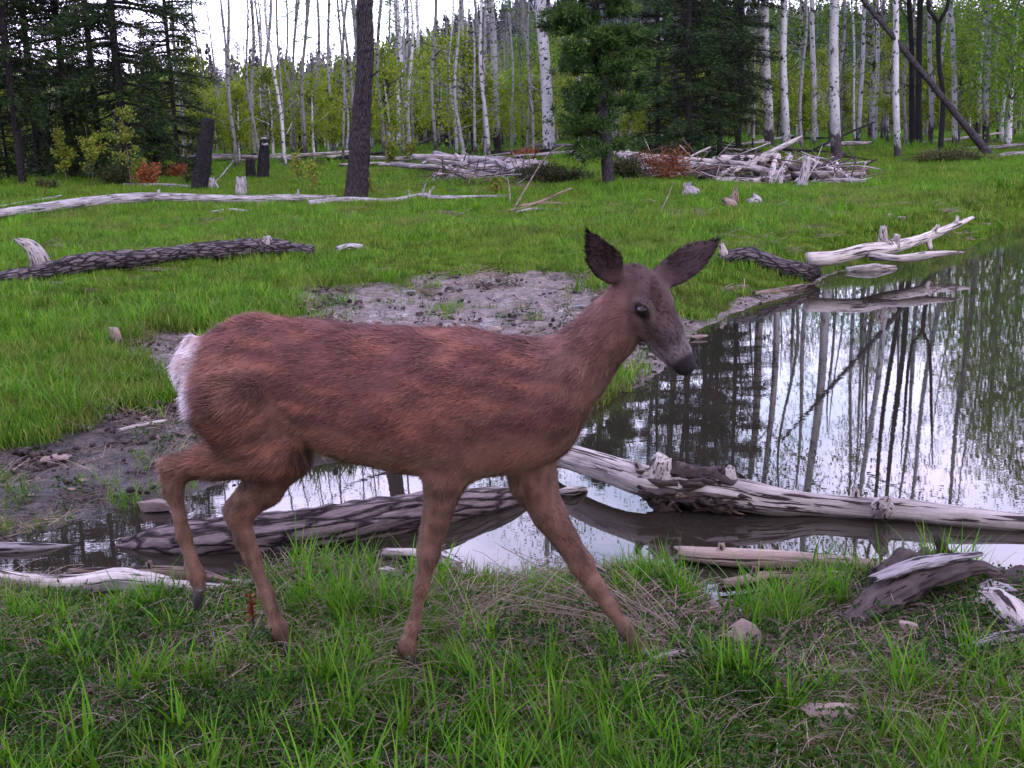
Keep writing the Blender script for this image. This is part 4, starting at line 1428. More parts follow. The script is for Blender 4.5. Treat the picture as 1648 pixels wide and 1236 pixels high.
# near right bank
log('fallen_log', [on_z(1093, 890, -.03), on_z(1160, 896, -.025), on_z(1240, 900, -.025), on_z(1330, 905, -.025), on_z(1420, 912, -.03)], [0.028, 0.036, 0.034, 0.03, 0.02], 'pink_wood', 'slim tan log lying in the shallows below the big driftwood log', knots=[(0.22, (0.1, -0.1, 1), 0.035, 0.014)], kname='branch_stub', seed=26)
log('wood_piece', [on_z(1163, 943, -.03), on_z(1200, 937, -.025), on_z(1240, 930, -.025), on_z(1320, 926, -.03)], [0.022, 0.028, 0.024, 0.012], 'brown_wood', 'short dark-ended wood piece in the small inlet', 'wood piece', knots=[(0.33, (0.1, -0.1, 1), 0.04, 0.012)], kname='branch_stub', seed=27)
log('rotten_log', [gp(1418, 950, .05), gp(1455, 935, .07), gp(1500, 925, .06), gp(1560, 922, .04)], [0.05, 0.06, 0.05, 0.03], 'rotten_wood', 'dark crumbling rotten log chunk at the right water edge', seed=28, fine=0.35, seg=26, n=60, jag=0.05)
log('root_spike', [gp(1525, 940, .0), gp(1518, 940, .12), gp(1503, 940, .20)], [0.045, 0.03, 0.008], 'rotten_wood', 'black upright root spike behind the bark slab', 'wood piece', seed=29, flat=0.5, fine=0.3)
log('bark_slab', [gp(1365, 1005, .03), gp(1420, 985, .07), gp(1490, 968, .10), gp(1560, 957, .11), gp(1600, 950, .09)], [0.035, 0.066, 0.06, 0.048, 0.025], 'rotten_wood', 'broad cracked bark slab with a grey top lying on the right bank', 'bark slab', seed=30, fine=0.22, seg=30, n=90, flat=0.55, jag=0.05)
log('weathered_board', [gp(1405, 985, .13), gp(1480, 968, .145), gp(1570, 952, .15)], [0.025, 0.042, 0.018], 'grey_wood', 'grey weathered top layer on the bark slab', 'wood piece', seed=31, flat=0.28, fine=0.2, seg=22, n=50)
log('wood_piece', [gp(1572, 968, .05), gp(1600, 968, .06), gp(1622, 966, .05)], [0.02, 0.045, 0.03], 'grey_wood', 'flat grey chip right of the bark slab', 'wood piece', seed=32, flat=0.35)
log('wood_piece', [gp(1588, 985, .04), gp(1612, 1003, .05), gp(1640, 1030, .04), gp(1670, 1050, .03)], [0.04, 0.05, 0.05, 0.03], 'driftwood', 'pale broken log end at the right edge of the photo', 'wood piece', seed=33, rough=0.25, fine=0.2)
log('rotten_log', [gp(1590, 938, .03), gp(1650, 940, .04), gp(1740, 948, .03)], [0.04, 0.05, 0.05], 'rotten_wood', 'black wet log entering at the right edge by the water', seed=34, fine=0.25)
log('stick', [gp(1555, 1060, .02), gp(1610, 1052, .03), gp(1690, 1046, .03)], [0.016, 0.019, 0.018], 'grey_wood', 'grey stick lying flat at the right edge', 'stick', seed=35)
log('stick', [gp(1050, 1075, .02), gp(1090, 1066, .03), gp(1125, 1062, .02)], [0.006, 0.012, 0.008], 'driftwood', 'pale stick in front of the deer forward hoof', 'stick', seed=36)
log('stick', gpts([(193, 692, .03), (230, 688, .04), (266, 680, .03)]), [0.010, 0.014, 0.008], 'driftwood', 'white stick on the dark mud behind the deer', 'stick', seed=37)
log('driftwood_piece', [on_z(622, 888, -.04), on_z(680, 896, -.03), on_z(738, 912, -.04)], [0.015, 0.03, 0.02], 'driftwood', 'pale driftwood bit at the shore behind the near foreleg', 'wood piece', seed=38)
log('driftwood_piece', [on_z(900, 792, -.05), on_z(918, 790, -.03), on_z(940, 788, -.05)], [0.012, 0.024, 0.012], 'driftwood', 'small pale chip floating by the deer chest', 'wood piece', seed=39)
log('stick', [on_z(930, 905, .0), on_z(960, 918, .01), on_z(978, 928, .0)], [0.012, 0.02, 0.014], 'pink_wood', 'tan stick end showing behind the forward foreleg', 'stick', seed=40)

# twig pile left of the pine with a bent branch
for k, (P_, r_, lab) in enumerate([
        ([(825, 345, .02), (838, 332, .14), (880, 300, .55), (908, 288, .72)], 0.016, 'long bent dead branch arching up from the twig pile'),
        ([(820, 348, .06), (860, 340, .10), (920, 326, .22)], 0.022, 'dark dead bough lying across the twig pile'),
        ([(828, 350, .05), (860, 345, .06), (900, 345, .05)], 0.035, 'pale log piece at the base of the twig pile'),
        ([(822, 338, .12), (820, 325, .25), (818, 316, .34)], 0.012, 'short upright twig at the left of the twig pile'),
        ([(836, 342, .08), (870, 338, .09), (905, 338, .08)], 0.028, 'brown log piece in the middle of the twig pile')]):
    log('dead_branch', gpts(P_), [r_, r_, r_ * 0.6], 'brown_wood' if k != 2 else 'grey_wood', lab, 'branch', 'twig pile left of the pine', seed=50 + k)
log('stick', gpts([(1060, 350, .03), (1072, 338, .12), (1084, 322, .26)]), [0.014, 0.010, 0.005], 'brown_wood', 'dark stick slanting out of the grass below the rust-red juniper', 'stick', seed=56)
log('stick', gpts([(1082, 348, .03), (1096, 346, .05)]), [0.012, 0.010], 'brown_wood', 'short stick in the grass below the jagged grey stump', 'stick', seed=57)
log('stick', gpts([(1008, 362, .03), (1022, 348, .12)]), [0.016, 0.008], 'char', 'black stick poking from the grass below the lone pine', 'stick', seed=58)
log('stick', gpts([(1330, 357, .02), (1360, 354, .03)]), [0.025, 0.02], 'brown_wood', 'short brown stick in the grass above the bare white log', 'stick', seed=59)

# ------------------------------------------------------------------ the two brush heaps and the deadfall behind
def heap_label(a_, b_, za, zb, w, mt, x0, x1, heap):
    lo_, hi_ = (a_, b_) if a_[0] < b_[0] else (b_, a_)
    zl, zh = (za, zb) if a_[0] < b_[0] else (zb, za)
    ln = hi_[0] - lo_[0]
    f = ((lo_[0] + hi_[0]) / 2 - x0) / (x1 - x0)
    pos = 'left end' if f < .2 else 'left of middle' if f < .42 else 'middle' if f < .58 else 'right of middle' if f < .8 else 'right end'
    tilt = 'upright' if ln < 22 and abs(zl - zh) > .25 else 'rising right' if zh - zl > .09 else 'falling right' if zl - zh > .09 else 'level'
    lev = 'on top of' if max(za, zb) > .45 else 'low in' if max(za, zb) < .2 else 'half way up'
    size = ('thick ' if w >= 12 else 'slim ' if w <= 7 else '') + ('long ' if ln > 105 else 'short ' if ln < 62 else '')
    col = {'driftwood': 'bleached', 'grey_wood': 'grey', 'bark': 'dark bark-covered', 'rotten_wood': 'dark rotten'}[mt]
    return '%s%s log %s %s brush heap, %s, %s' % (size, col, lev, heap, tilt, pos)


HL = [((632, 252), (790, 292), .30, .14, 8), ((690, 262), (800, 288), .40, .20, 7), ((668, 246), (880, 276), .48, .30, 10), ((702, 240), (812, 292), .55, .18, 9),
      ((745, 290), (862, 268), .10, .38, 12), ((700, 284), (772, 292), .12, .10, 7), ((760, 268), (838, 292), .44, .16, 12), ((660, 268), (740, 280), .22, .16, 6),
      ((760, 296), (840, 294), .08, .08, 10), ((790, 270), (870, 262), .48, .30, 8), ((770, 282), (850, 282), .26, .26, 11), ((735, 256), (780, 296), .50, .05, 6),
      ((800, 256), (880, 276), .42, .36, 8), ((718, 276), (765, 262), .25, .42, 6), ((812, 296), (842, 276), .04, .30, 6), ((680, 258), (716, 246), .30, .45, 4)]
for k, (a_, b_, za, zb, w) in enumerate(HL):
    pa, pb = gp(a_[0], 291 - (291 - a_[1]) * 0.28, za * 0.9), gp(b_[0], 291 - (291 - b_[1]) * 0.28, zb * 0.9)
    mid = (pa + pb) / 2 + RNG.normal(size=3) * 0.03
    r_ = w * pa[1] / FPX / 2
    log('weathered_log', [pa, mid, pb], [r_, r_ * 1.05, r_ * 0.75], 'driftwood' if k % 3 else 'grey_wood', heap_label(a_, b_, za, zb, w, 'driftwood' if k % 3 else 'grey_wood', 632, 880, 'left'), 'log', 'logs of the left brush heap', seed=100 + k, seg=12, n=26, rough=0.16, jag=0.05)
log('burnt_log', [gp(655, 252, .18), gp(690, 244, .45), gp(722, 240, .72)], [0.05, 0.06, 0.05], 'char', 'burnt black log slanting up behind the left brush heap', seed=120, seg=12)
log('dead_branch', [gp(770, 284, .3), gp(750, 284, .55), gp(752, 284, .66)], [0.03, 0.02, 0.01], 'driftwood', 'pale forked snag end sticking up in the left brush heap', 'branch', seed=121)

HR = [((992, 262), (1220, 276), .55, .35, 9), ((1000, 266), (1150, 278), .48, .30, 9), ((1130, 302), (1200, 256), .08, .55, 13), ((1180, 286), (1288, 234), .25, .85, 9),
      ((1100, 290), (1160, 286), .12, .16, 12), ((1150, 270), (1260, 290), .42, .20, 12), ((1030, 284), (1130, 276), .20, .30, 8), ((1200, 270), (1300, 296), .46, .10, 9),
      ((1210, 300), (1292, 286), .06, .20, 12), ((1240, 268), (1340, 300), .48, .06, 9), ((1276, 288), (1392, 284), .18, .22, 14), ((1300, 304), (1392, 300), .05, .08, 9),
      ((1310, 286), (1356, 256), .20, .55, 12), ((1296, 262), (1386, 302), .50, .05, 8), ((1220, 262), (1236, 304), .50, .02, 13), ((1250, 264), (1240, 304), .52, .02, 12),
      ((1270, 266), (1256, 306), .48, .02, 12), ((1190, 294), (1290, 306), .14, .02, 9), ((1150, 300), (1212, 298), .06, .08, 13), ((1330, 298), (1386, 290), .08, .16, 11),
      ((1340, 258), (1366, 300), .45, .05, 9), ((1010, 256), (1042, 276), .60, .28, 6), ((1044, 268), (1072, 250), .35, .62, 4), ((1110, 262), (1142, 248), .45, .66, 4),
      ((1118, 284), (1200, 270), .24, .40, 10), ((1160, 266), (1230, 262), .46, .50, 10), ((1280, 300), (1312, 262), .05, .48, 8), ((1352, 300), (1400, 304), .03, .03, 8),
      ((1200, 280), (1250, 262), .30, .52, 14), ((1260, 280), (1320, 274), .34, .36, 10), ((1124, 296), (1180, 280), .08, .28, 9)]
for k, (a_, b_, za, zb, w) in enumerate(HR):
    pa, pb = gp(a_[0], 298 - (298 - a_[1]) * 0.30, za * 0.95), gp(b_[0], 298 - (298 - b_[1]) * 0.30, zb * 0.95)
    mid = (pa + pb) / 2 + RNG.normal(size=3) * 0.03
    r_ = w * pa[1] / FPX / 2
    log('weathered_log', [pa, mid, pb], [r_, r_ * 1.05, r_ * 0.75], ('driftwood', 'grey_wood', 'bark', 'driftwood', 'rotten_wood')[k % 5], heap_label(a_, b_, za, zb, w, ('driftwood', 'grey_wood', 'bark', 'driftwood', 'rotten_wood')[k % 5], 992, 1392, 'right'), 'log', 'logs of the right brush heap', seed=140 + k, seg=12, n=26, rough=0.16, jag=0.05)
log('burnt_log', [gp(1310, 258, .30), gp(1360, 250, .55), gp(1406, 246, .85)], [0.03, 0.035, 0.025], 'char', 'thin black pole slanting up right of the right brush heap', seed=180, seg=10)
log('burnt_log', [gp(1338, 262, .20), gp(1380, 262, .14), gp(1422, 264, .06)], [0.03, 0.028, 0.015], 'char', 'thin black pole sloping down onto the grass right of the brush heap', seed=181, seg=10)
log('fallen_log', [gp(1608, 256, .10), gp(1640, 254, .12), gp(1690, 254, .12)], [0.07, 0.07, 0.07], 'grey_wood', 'grey fallen log in the grass at the right edge', seed=182, seg=12)

# splintered small stuff in the two heaps
for nm, x0, x1, n_ in (('left_heap_debris', 690, 880, 130), ('right_heap_debris', 1000, 1390, 300)):
    g = Geo()
    for q in range(n_):
        p = gp(random.uniform(x0, x1), random.uniform(284, 301), 0.0)
        p[2] += abs(random.gauss(0, 0.22))
        d_ = unit(RNG.normal(size=3) * np.array([1, 0.6, 0.45])) * random.uniform(0.15, 0.6)
        tube(g, [p - d_, p + RNG.normal(size=3) * 0.03, p + d_], [random.uniform(0.008, 0.022), 0.012, 0.004], 6, 5, rough=0.2, seed=q, mat=q % 3)
    tag(link('brush_debris', g.mesh('brush_debris', [M['grey_wood'], M['rotten_wood'], M['brown_wood']])), kind='stuff')

for k in range(44):
    px = random.uniform(330, 1000) if k < 32 else random.uniform(1150, 1640)
    Y = random.uniform(32.5, 42)
    b0 = at_y(px, 240, Y)
    an = random.uniform(-0.5, 0.5)
    ln = random.uniform(1.2, 3.6)
    z = float(gz(b0[0], Y)) + random.uniform(0.05, 0.35)
    v = np.array([math.cos(an), math.sin(an), random.uniform(-0.10, 0.14)]) * ln / 2
    c_ = np.array([b0[0], Y, z])
    r_ = random.uniform(0.03, 0.075)
    log('fallen_log', [c_ - v, c_ + RNG.normal(size=3) * 0.02, c_ + v], [r_, r_, r_ * 0.6], ('driftwood', 'grey_wood', 'bark')[k % 3], 'fallen log on the forest floor beneath the young aspens', 'log', 'deadfall under the thicket', seed=200 + k, seg=8, n=14)


# ------------------------------------------------------------------ rocks
def rock(px, py, w, d_, h, lab, seed, mat='rock', rz=0.0, z=None, group=None, sink=0.25, cat='rock'):
    rg = np.random.default_rng(seed)
    n_, m_ = 22, 14
    th = np.linspace(0, 2 * PI, n_, endpoint=False)
    ph = np.linspace(0.001, PI - 0.001, m_)
    V = np.stack([np.outer(np.sin(ph), np.cos(th)), np.outer(np.sin(ph), np.sin(th)), np.outer(np.cos(ph), np.ones(n_))], -1).reshape(-1, 3)
    V = np.sign(V) * np.abs(V) ** 0.72
    V *= (1 + 0.22 * vn3(V * 1.3, seed) + 0.07 * vn3(V * 4, seed + 1))[:, None]
    for k in range(12):
        nn = unit(rg.normal(size=3) + np.array([0, 0, 0.3]))
        dd = 0.48 + 0.24 * rg.random()
        s_ = V @ nn
        V = V - np.maximum(s_ - dd, 0)[:, None] * nn * 0.9
    V *= np.array([w / 2, d_ / 2, h / 2]) / np.abs(V).max(0)
    i_ = np.arange(m_ - 1)[:, None] * n_
    j_ = np.arange(n_)[None]
    F = np.stack([i_ + j_, i_ + n_ + j_, i_ + n_ + (j_ + 1) % n_, i_ + (j_ + 1) % n_], -1).reshape(-1, 4)
    g_ = Geo()
    g_.add(V, F)
    p = gp(px, py) if z is None else np.array(on_z(px, py, z))
    ob = link('rock', g_.mesh('rock', M[mat], False), None, (p[0], p[1], p[2] + h * (0.5 - sink)))
    ob.rotation_euler = (0, 0, rz)
    return tag(ob, lab, cat, group)


rock(245, 800, 0.19, 0.15, 0.10, 'pinkish boulder on the muddy bank behind the raised hind leg', 1)
rock(92, 733, 0.16, 0.13, 0.04, 'flat pink stone on the left mud bank', 2)
rock(190, 560, 0.10, 0.09, 0.22, 'upright pinkish stone in the grass left of the deer rump', 3)
rock(232, 672, 0.06, 0.05, 0.05, 'small pink stone above the white stick on the mud', 4)
rock(248, 702, 0.05, 0.04, 0.04, 'small pinkish stone below the white stick on the mud', 5)
rock(250, 738, 0.06, 0.05, 0.04, 'small pale stone just above the pinkish boulder', 6)
rock(1192, 1035, 0.125, 0.10, 0.12, 'greyish pink block-shaped stone in the grass right of the deer', 7, 'rock', 0.5)
rock(1460, 1030, 0.065, 0.05, 0.10, 'pointed pink stone below the bark slab', 8)
rock(1335, 1168, 0.20, 0.14, 0.10, 'flat tan stone at the bottom edge of the photo', 9, sink=0.4)
rock(1580, 372, 0.26, 0.2, 0.16, 'reddish rock at the far tip of the pond bank', 10, z=-0.06, sink=0.2)
rock(180, 1042, 0.055, 0.04, 0.04, 'small tan stone in the left foreground grass', 11)
rock(120, 1010, 0.09, 0.05, 0.05, 'pale stone half hidden in the grass below the bent branch', 12)
rock(68, 1005, 0.05, 0.04, 0.04, 'small pale stone near the left shore grass', 13)
rock(20, 1105, 0.07, 0.05, 0.04, 'grey stone at the lower left edge', 14, 'grey_rock')
rock(80, 1118, 0.055, 0.04, 0.035, 'grey pebble-sized stone in the lower left grass', 15, 'grey_rock')
rock(198, 1122, 0.03, 0.03, 0.05, 'small upright grey stone in the lower left grass', 16, 'grey_rock')
rock(1548, 1085, 0.03, 0.03, 0.03, 'round dark stone in the lower right grass', 17, 'grey_rock')
rock(800, 530, 0.10, 0.08, 0.07, 'pinkish stone on the mud just above the deer back', 18)
rock(1100, 580, 0.10, 0.10, 0.04, 'pink stone at the pond edge behind the deer muzzle', 19, z=-0.06)
rock(1125, 520, 0.16, 0.12, 0.05, 'pinkish flat stone on the muddy pond corner', 20)
rock(1098, 545, 0.12, 0.1, 0.05, 'pink stone at the mud corner behind the deer forehead', 21)
rock(1265, 358, 0.14, 0.1, 0.06, 'small pale stone in the grass above the right bank log', 22)
rock(1430, 360, 0.20, 0.14, 0.09, 'pale stone in the grass above the branching white log', 23)
rock(1450, 362, 0.12, 0.10, 0.07, 'smaller pale stone right of the other one above the white log', 24)
rock(610, 522, 0.07, 0.06, 0.05, 'small reddish stone on the mud above the deer loin', 25)
rock(740, 470, 0.10, 0.07, 0.06, 'brown clod on the mud flat behind the deer shoulder', 26, 'grey_rock')
rock(935, 495, 0.12, 0.08, 0.05, 'dark clod on the mud flat left of the deer neck', 27, 'grey_rock')
rock(660, 470, 0.12, 0.08, 0.05, 'dark clod at the upper left of the mud flat', 28, 'grey_rock')
for k in range(70):
    if k < 34:
        px, py = random.uniform(480, 1290), random.uniform(452, 545)
    elif k < 50:
        px, py = random.uniform(10, 330), random.uniform(700, 800)
    else:
        px, py = random.uniform(1090, 1300), random.uniform(455, 540)
    p = gp(px, py)
    if float(pond_d(p[0], p[1])) < 0.05 or float(mud_mask(p[0], p[1])) < 0.5:
        continue
    s_ = random.uniform(0.03, 0.075) * (1 if py < 600 else 0.55)
    rock(px, py, s_, s_ * 0.8, s_ * 0.5, 'small stone lying loose on the bare mud', 400 + k, 'rock' if k % 3 else 'grey_rock', random.random() * 6, group='loose stones on the mud', cat='stone')

# wood scraps and chips lying about on the right bank
for k, (px, py, ln, an, mt, lab) in enumerate([
        (1385, 940, .16, .3, 'rotten_wood', 'dark wet wood scrap left of the rotten log chunk'), (1300, 1010, .13, -.5, 'rotten_wood', 'dark scrap in the litter left of the bark slab'),
        (1345, 1040, .10, .9, 'brown_wood', 'small brown chip below the left end of the bark slab'), (1410, 1060, .15, .1, 'grey_wood', 'grey twig lying in the litter below the pointed pink stone'),
        (1510, 1010, .17, .4, 'rotten_wood', 'dark scrap right below the bark slab'), (1545, 1040, .11, -.3, 'brown_wood', 'brown chip between bark slab and the flat grey stick'),
        (1270, 1060, .12, .2, 'brown_wood', 'brown twig right of the block-shaped stone'), (1360, 1090, .14, -.2, 'grey_wood', 'pale twig in the grass under the bark slab'),
        (1130, 1030, .10, .6, 'brown_wood', 'short brown twig left of the block-shaped stone'), (1480, 1075, .12, .8, 'rotten_wood', 'dark twig in the lower right litter'),
        (1590, 1110, .16, .2, 'grey_wood', 'grey twig near the lower right corner'), (1240, 1100, .15, -.1, 'straw', 'pale stalk lying in the lower right grass')]):
    p = gp(px, py, 0.02)
    d_ = np.array([math.cos(an), math.sin(an), 0.04]) * ln / 2
    r_ = 0.016 if mt == 'rotten_wood' else 0.007
    log('wood_scrap', [p - d_, p + RNG.normal(size=3) * 0.006, p + d_], [r_ * 0.6, r_, r_ * 0.5], mt, lab, 'wood scrap', 'wood scraps on the right bank', seed=700 + k, seg=10, n=16, rough=0.3, flat=0.6)


# ------------------------------------------------------------------ the deer
YC = 3.05


def dp(px, py, dy=0.0):
    return at_y(px, py, YC + dy)


KPX = 1.0 / (FPX / 3.02)        # metres per pixel at the deer
BODY = []                        # (kind, data, radii, group, colour a, colour b, flow, squash, k)
C_BACK = (0.078, 0.0335, 0.0305)
C_FLANK = (0.094, 0.044, 0.040)
C_BELLY = (0.15, 0.092, 0.068)
C_LEG = (0.074, 0.036, 0.029)
C_SHIN = (0.098, 0.057, 0.041)
C_NECK = (0.092, 0.046, 0.041)
C_FACE = (0.044, 0.026, 0.026)
C_DARK = (0.016, 0.010, 0.011)


def chain(pts, rads, ca, cb, group, flow=None, sq=1.0, k=0.03):
    for i in range(len(pts) - 1):
        n_ = len(pts) - 1
        f0, f1 = i / n_, (i + 1) / n_
        c0 = tuple(np.array(ca) * (1 - f0) + np.array(cb) * f0)
        c1 = tuple(np.array(ca) * (1 - f1) + np.array(cb) * f1)
        fl = unit(np.array(pts[i + 1]) - np.array(pts[i])) if flow is None else unit(flow)
        BODY.append((np.array(pts[i]), np.array(pts[i + 1]), rads[i], rads[i + 1], group, c0, c1, fl, sq, k))


def R_(*v):
    return [x * KPX for x in v]


BACKFLOW = (-1, 0, -0.30)
chain([dp(338, 596), dp(405, 598), dp(500, 616), dp(585, 636), dp(665, 647), dp(745, 654), dp(815, 655), dp(868, 648)], R_(58, 88, 98, 113, 119, 122, 110, 84), C_BACK, C_BACK, 'torso', BACKFLOW, 0.74, 0.03)
chain([dp(420, 548), dp(520, 570), dp(640, 590), dp(760, 592), dp(850, 600)], R_(36, 44, 52, 55, 48), C_BACK, C_BACK, 'torso', BACKFLOW, 0.9, 0.04)
chain([dp(848, 672), dp(878, 700)], R_(64, 42), C_FLANK, C_FLANK, 'torso', BACKFLOW, 0.8, 0.04)
# neck, turned a little to the camera
chain([dp(862, 624, 0), dp(925, 590, -.02), dp(980, 532, -.05), dp(1012, 488, -.075)], R_(80, 55, 44, 40), C_NECK, C_NECK, 'neck', (-0.75, 0, -0.65), 0.82, 0.05)
# tail held down over the white rump
chain([dp(306, 548), dp(293, 590), dp(298, 640)], R_(11, 15, 8), (0.36, 0.34, 0.36), (0.36, 0.34, 0.36), 'tail', (0, 0, -1), 1.0, 0.015)


def leg(pts, rads, d0, foot_py, ca, cb, name, k=0.025, d1=None):
    """pts in pixels, from the hip or shoulder down; depth runs from d0 to the depth of the foot on the ground"""
    fy = (on_z(pts[-1][0], foot_py, 0.0)[1] - YC) if d1 is None else d1
    n_ = len(pts)
    P = [dp(px, py, d0 + (fy - d0) * (i / (n_ - 1)) ** 1.2) for i, (px, py) in enumerate(pts)]
    chain(P, R_(*rads), ca, cb, name, None, 1.0, k)
    return P


NF = leg([(772, 668), (716, 772), (690, 888), (679, 944), (664, 1010), (655, 1040), (658, 1056)], [60, 33, 17.5, 11, 9.8, 12.8, 11], -0.055, 1084, C_LEG, C_SHIN, 'leg')
FF = leg([(842, 690), (858, 776), (884, 828), (936, 908), (957, 944), (983, 978), (1006, 1012), (1027, 1038), (1035, 1050)], [56, 39, 28, 20, 15.5, 11.5, 9.8, 12.5, 10.5], 0.085, 1074, C_LEG, C_SHIN, 'leg')
FH = leg([(398, 640), (452, 728), (428, 786), (384, 826), (394, 868), (405, 893), (428, 955), (449, 1012), (460, 1034)], [80, 52, 29, 22, 15.5, 13, 11.5, 13.5, 11], 0.05, 1062, C_LEG, C_SHIN, 'leg')
NH = leg([(385, 640), (430, 722), (355, 738), (284, 756), (280, 790), (296, 862), (316, 925), (322, 950)], [86, 56, 34, 20, 14, 10.5, 12.5, 10], -0.03, 0, C_LEG, C_SHIN, 'leg', d1=-0.05)
# tendon behind the hocks
chain([np.array(FH[1]) * .55 + np.array(FH[3]) * .45 + np.array([-.03, 0, .015]), np.array(FH[3]) + np.array([-.028, 0, .018])], R_(9, 8), C_LEG, (0.09, 0.056, 0.042), 'leg', None, 1.0, 0.02)
chain([np.array(NH[2]) + np.array([-.02, 0, .03]), np.array(NH[3]) + np.array([-.018, 0, .012])], R_(10, 9), C_LEG, (0.09, 0.056, 0.042), 'leg', None, 1.0, 0.02)
# dewclaws
for P in (NF, FF, FH):
    b = np.array(P[-2]) + np.array([-.022, 0, -.006])
    chain([b, b + np.array([-.006, 0, -.016])], R_(4.5, 3.5), C_DARK, C_DARK, 'leg', None, 1.0, 0.01)

# head frame: F along the face to the nose, E towards the far eye, U out of the forehead
HM = dp(1051, 489, -.11)
HF = unit(np.array([0.53, -0.34, -0.78]))
HE = np.array([0.76, 0.62, 0.16])
HE = unit(HE - HF * (HE @ HF))
HU = np.cross(HF, HE)
if HU[2] < 0:
    HU = -HU


def hp(f, e, u):
    return HM + HF * f + HE * e + HU * u


def hchain(pts, rads, ca, cb, k=0.02, flow=None, sq=1.0, grp='head'):
    chain([hp(*p) for p in pts], rads, ca, cb, grp, -HF if flow is None else flow, sq, k)


hchain([(-.075, 0, -.012), (-.02, 0, -.004), (.03, 0, -.012)], [.054, .052, .046], C_FACE, C_FACE, .025)
hchain([(.03, 0, -.014), (.09, 0, -.020), (.145, 0, -.030)], [.043, .037, .033], C_FACE, (0.05, 0.037, 0.04), .025)
hchain([(.145, 0, -.030), (.178, 0, -.036)], [.035, .0300], (0.12, 0.10, 0.105), (0.012, 0.009, 0.010), .015)
hchain([(-.055, 0, -.055), (.02, 0, -.062), (.10, 0, -.060), (.155, 0, -.056)], [.040, .036, .028, .020], (0.085, 0.052, 0.042), (0.12, 0.09, 0.085), .025)
for sgn in (-1, 1):
    hchain([(-.03, sgn * .034, -.040), (.035, sgn * .024, -.044)], [.032, .026], (0.095, 0.055, 0.048), (0.095, 0.055, 0.048), .02)
    hchain([(-.012, sgn * .040, .016), (.016, sgn * .040, .012)], [.017, .014], C_FACE, C_FACE, .016)      # brow
    hchain([(.172, sgn * .012, -.028), (.182, sgn * .011, -.034)], [.012, .010], C_DARK, (0.010, 0.008, 0.009), .008)   # nostril rims
EYES = [hp(.004, s * .0455, .004) for s in (-1, 1)]


def ear_frame(base, tip, facing):
    a_ = np.array(tip) - np.array(base)
    L = np.linalg.norm(a_)
    a_ = a_ / L
    w_ = unit(facing - a_ * (np.dot(facing, a_)))
    v_ = np.cross(w_, a_)
    return np.array(base), a_, v_, w_, L


EARS = [ear_frame(dp(990, 447, -.115), dp(946, 377, -.20), np.array([-0.25, -0.9, 0.25])),
        ear_frame(dp(1062, 450, -.075), dp(1160, 387, -.035), np.array([0.2, -1.0, 0.1]))]

lo = np.array([dp(240, 600)[0], YC - 0.40, -0.03])
hi = np.array([dp(1185, 600)[0], YC + 0.32, dp(1000, 355)[2]])
VS = 0.0075
nx, ny, nz = [int(math.ceil(v)) for v in (hi - lo) / VS]
gxs, gys, gzs = [lo[i] + VS * np.arange(n_) for i, n_ in enumerate((nx, ny, nz))]
FLD = np.full((nx, ny, nz), 0.3, dtype=np.float32)


def seg_d(p, s):
    a_, b_, ra, rb, _, _, _, _, sq, _ = s
    ba = b_ - a_
    w_ = np.array([1, 1 / sq, 1])
    bs = ba * w_
    q = (p - a_) * w_
    t = np.clip((q @ bs) / (bs @ bs + 1e-12), 0, 1)
    d = np.linalg.norm(q - t[..., None] * bs, axis=-1) - (ra + (rb - ra) * t)
    return d * (0.5 + 0.5 * sq), t


def ear_d(p, E):
    b_, a_, v_, w_, L = E
    q = p - b_
    u = (q @ a_) / L
    v = q @ v_
    uc = np.clip(u, 0.0, 1.0)
    hw = 0.0445 * np.clip(np.sin(PI * (0.12 + 0.88 * uc) ** 0.85), 0.0, 1) ** 0.75 + 0.002
    w = q @ w_ + 0.010 - 7.0 * v * v
    th_ = 0.0085 * (1 - 0.4 * uc) + 0.012 * (1 - uc) ** 4
    du = (np.maximum(u - 1, 0) + np.maximum(-u - 0.05, 0)) * L
    return np.sqrt((v / hw) ** 2 + (w / th_) ** 2 + 1e-9) * th_ - th_ + du


def smin_into(bl, bh, fn, k):
    i0 = np.maximum(((bl - lo) / VS).astype(int) - 1, 0)
    i1 = np.minimum(((bh - lo) / VS).astype(int) + 2, [nx, ny, nz])
    sl = tuple(slice(a_, b_) for a_, b_ in zip(i0, i1))
    P = np.stack(np.meshgrid(gxs[sl[0]], gys[sl[1]], gzs[sl[2]], indexing='ij'), -1)
    d = fn(P)
    f = FLD[sl]
    h = np.maximum(k - np.abs(f - d), 0) / k
    FLD[sl] = np.minimum(f, d) - h * h * k * 0.25


for s in BODY:
    m = max(s[2], s[3]) + 0.10
    smin_into(np.minimum(s[0], s[1]) - m, np.maximum(s[0], s[1]) + m, lambda P, s=s: seg_d(P, s)[0], s[9])
for E in EARS:
    c = E[0] + E[1] * E[4] / 2
    smin_into(c - 0.16, c + 0.16, lambda P, E=E: ear_d(P, E), 0.010)


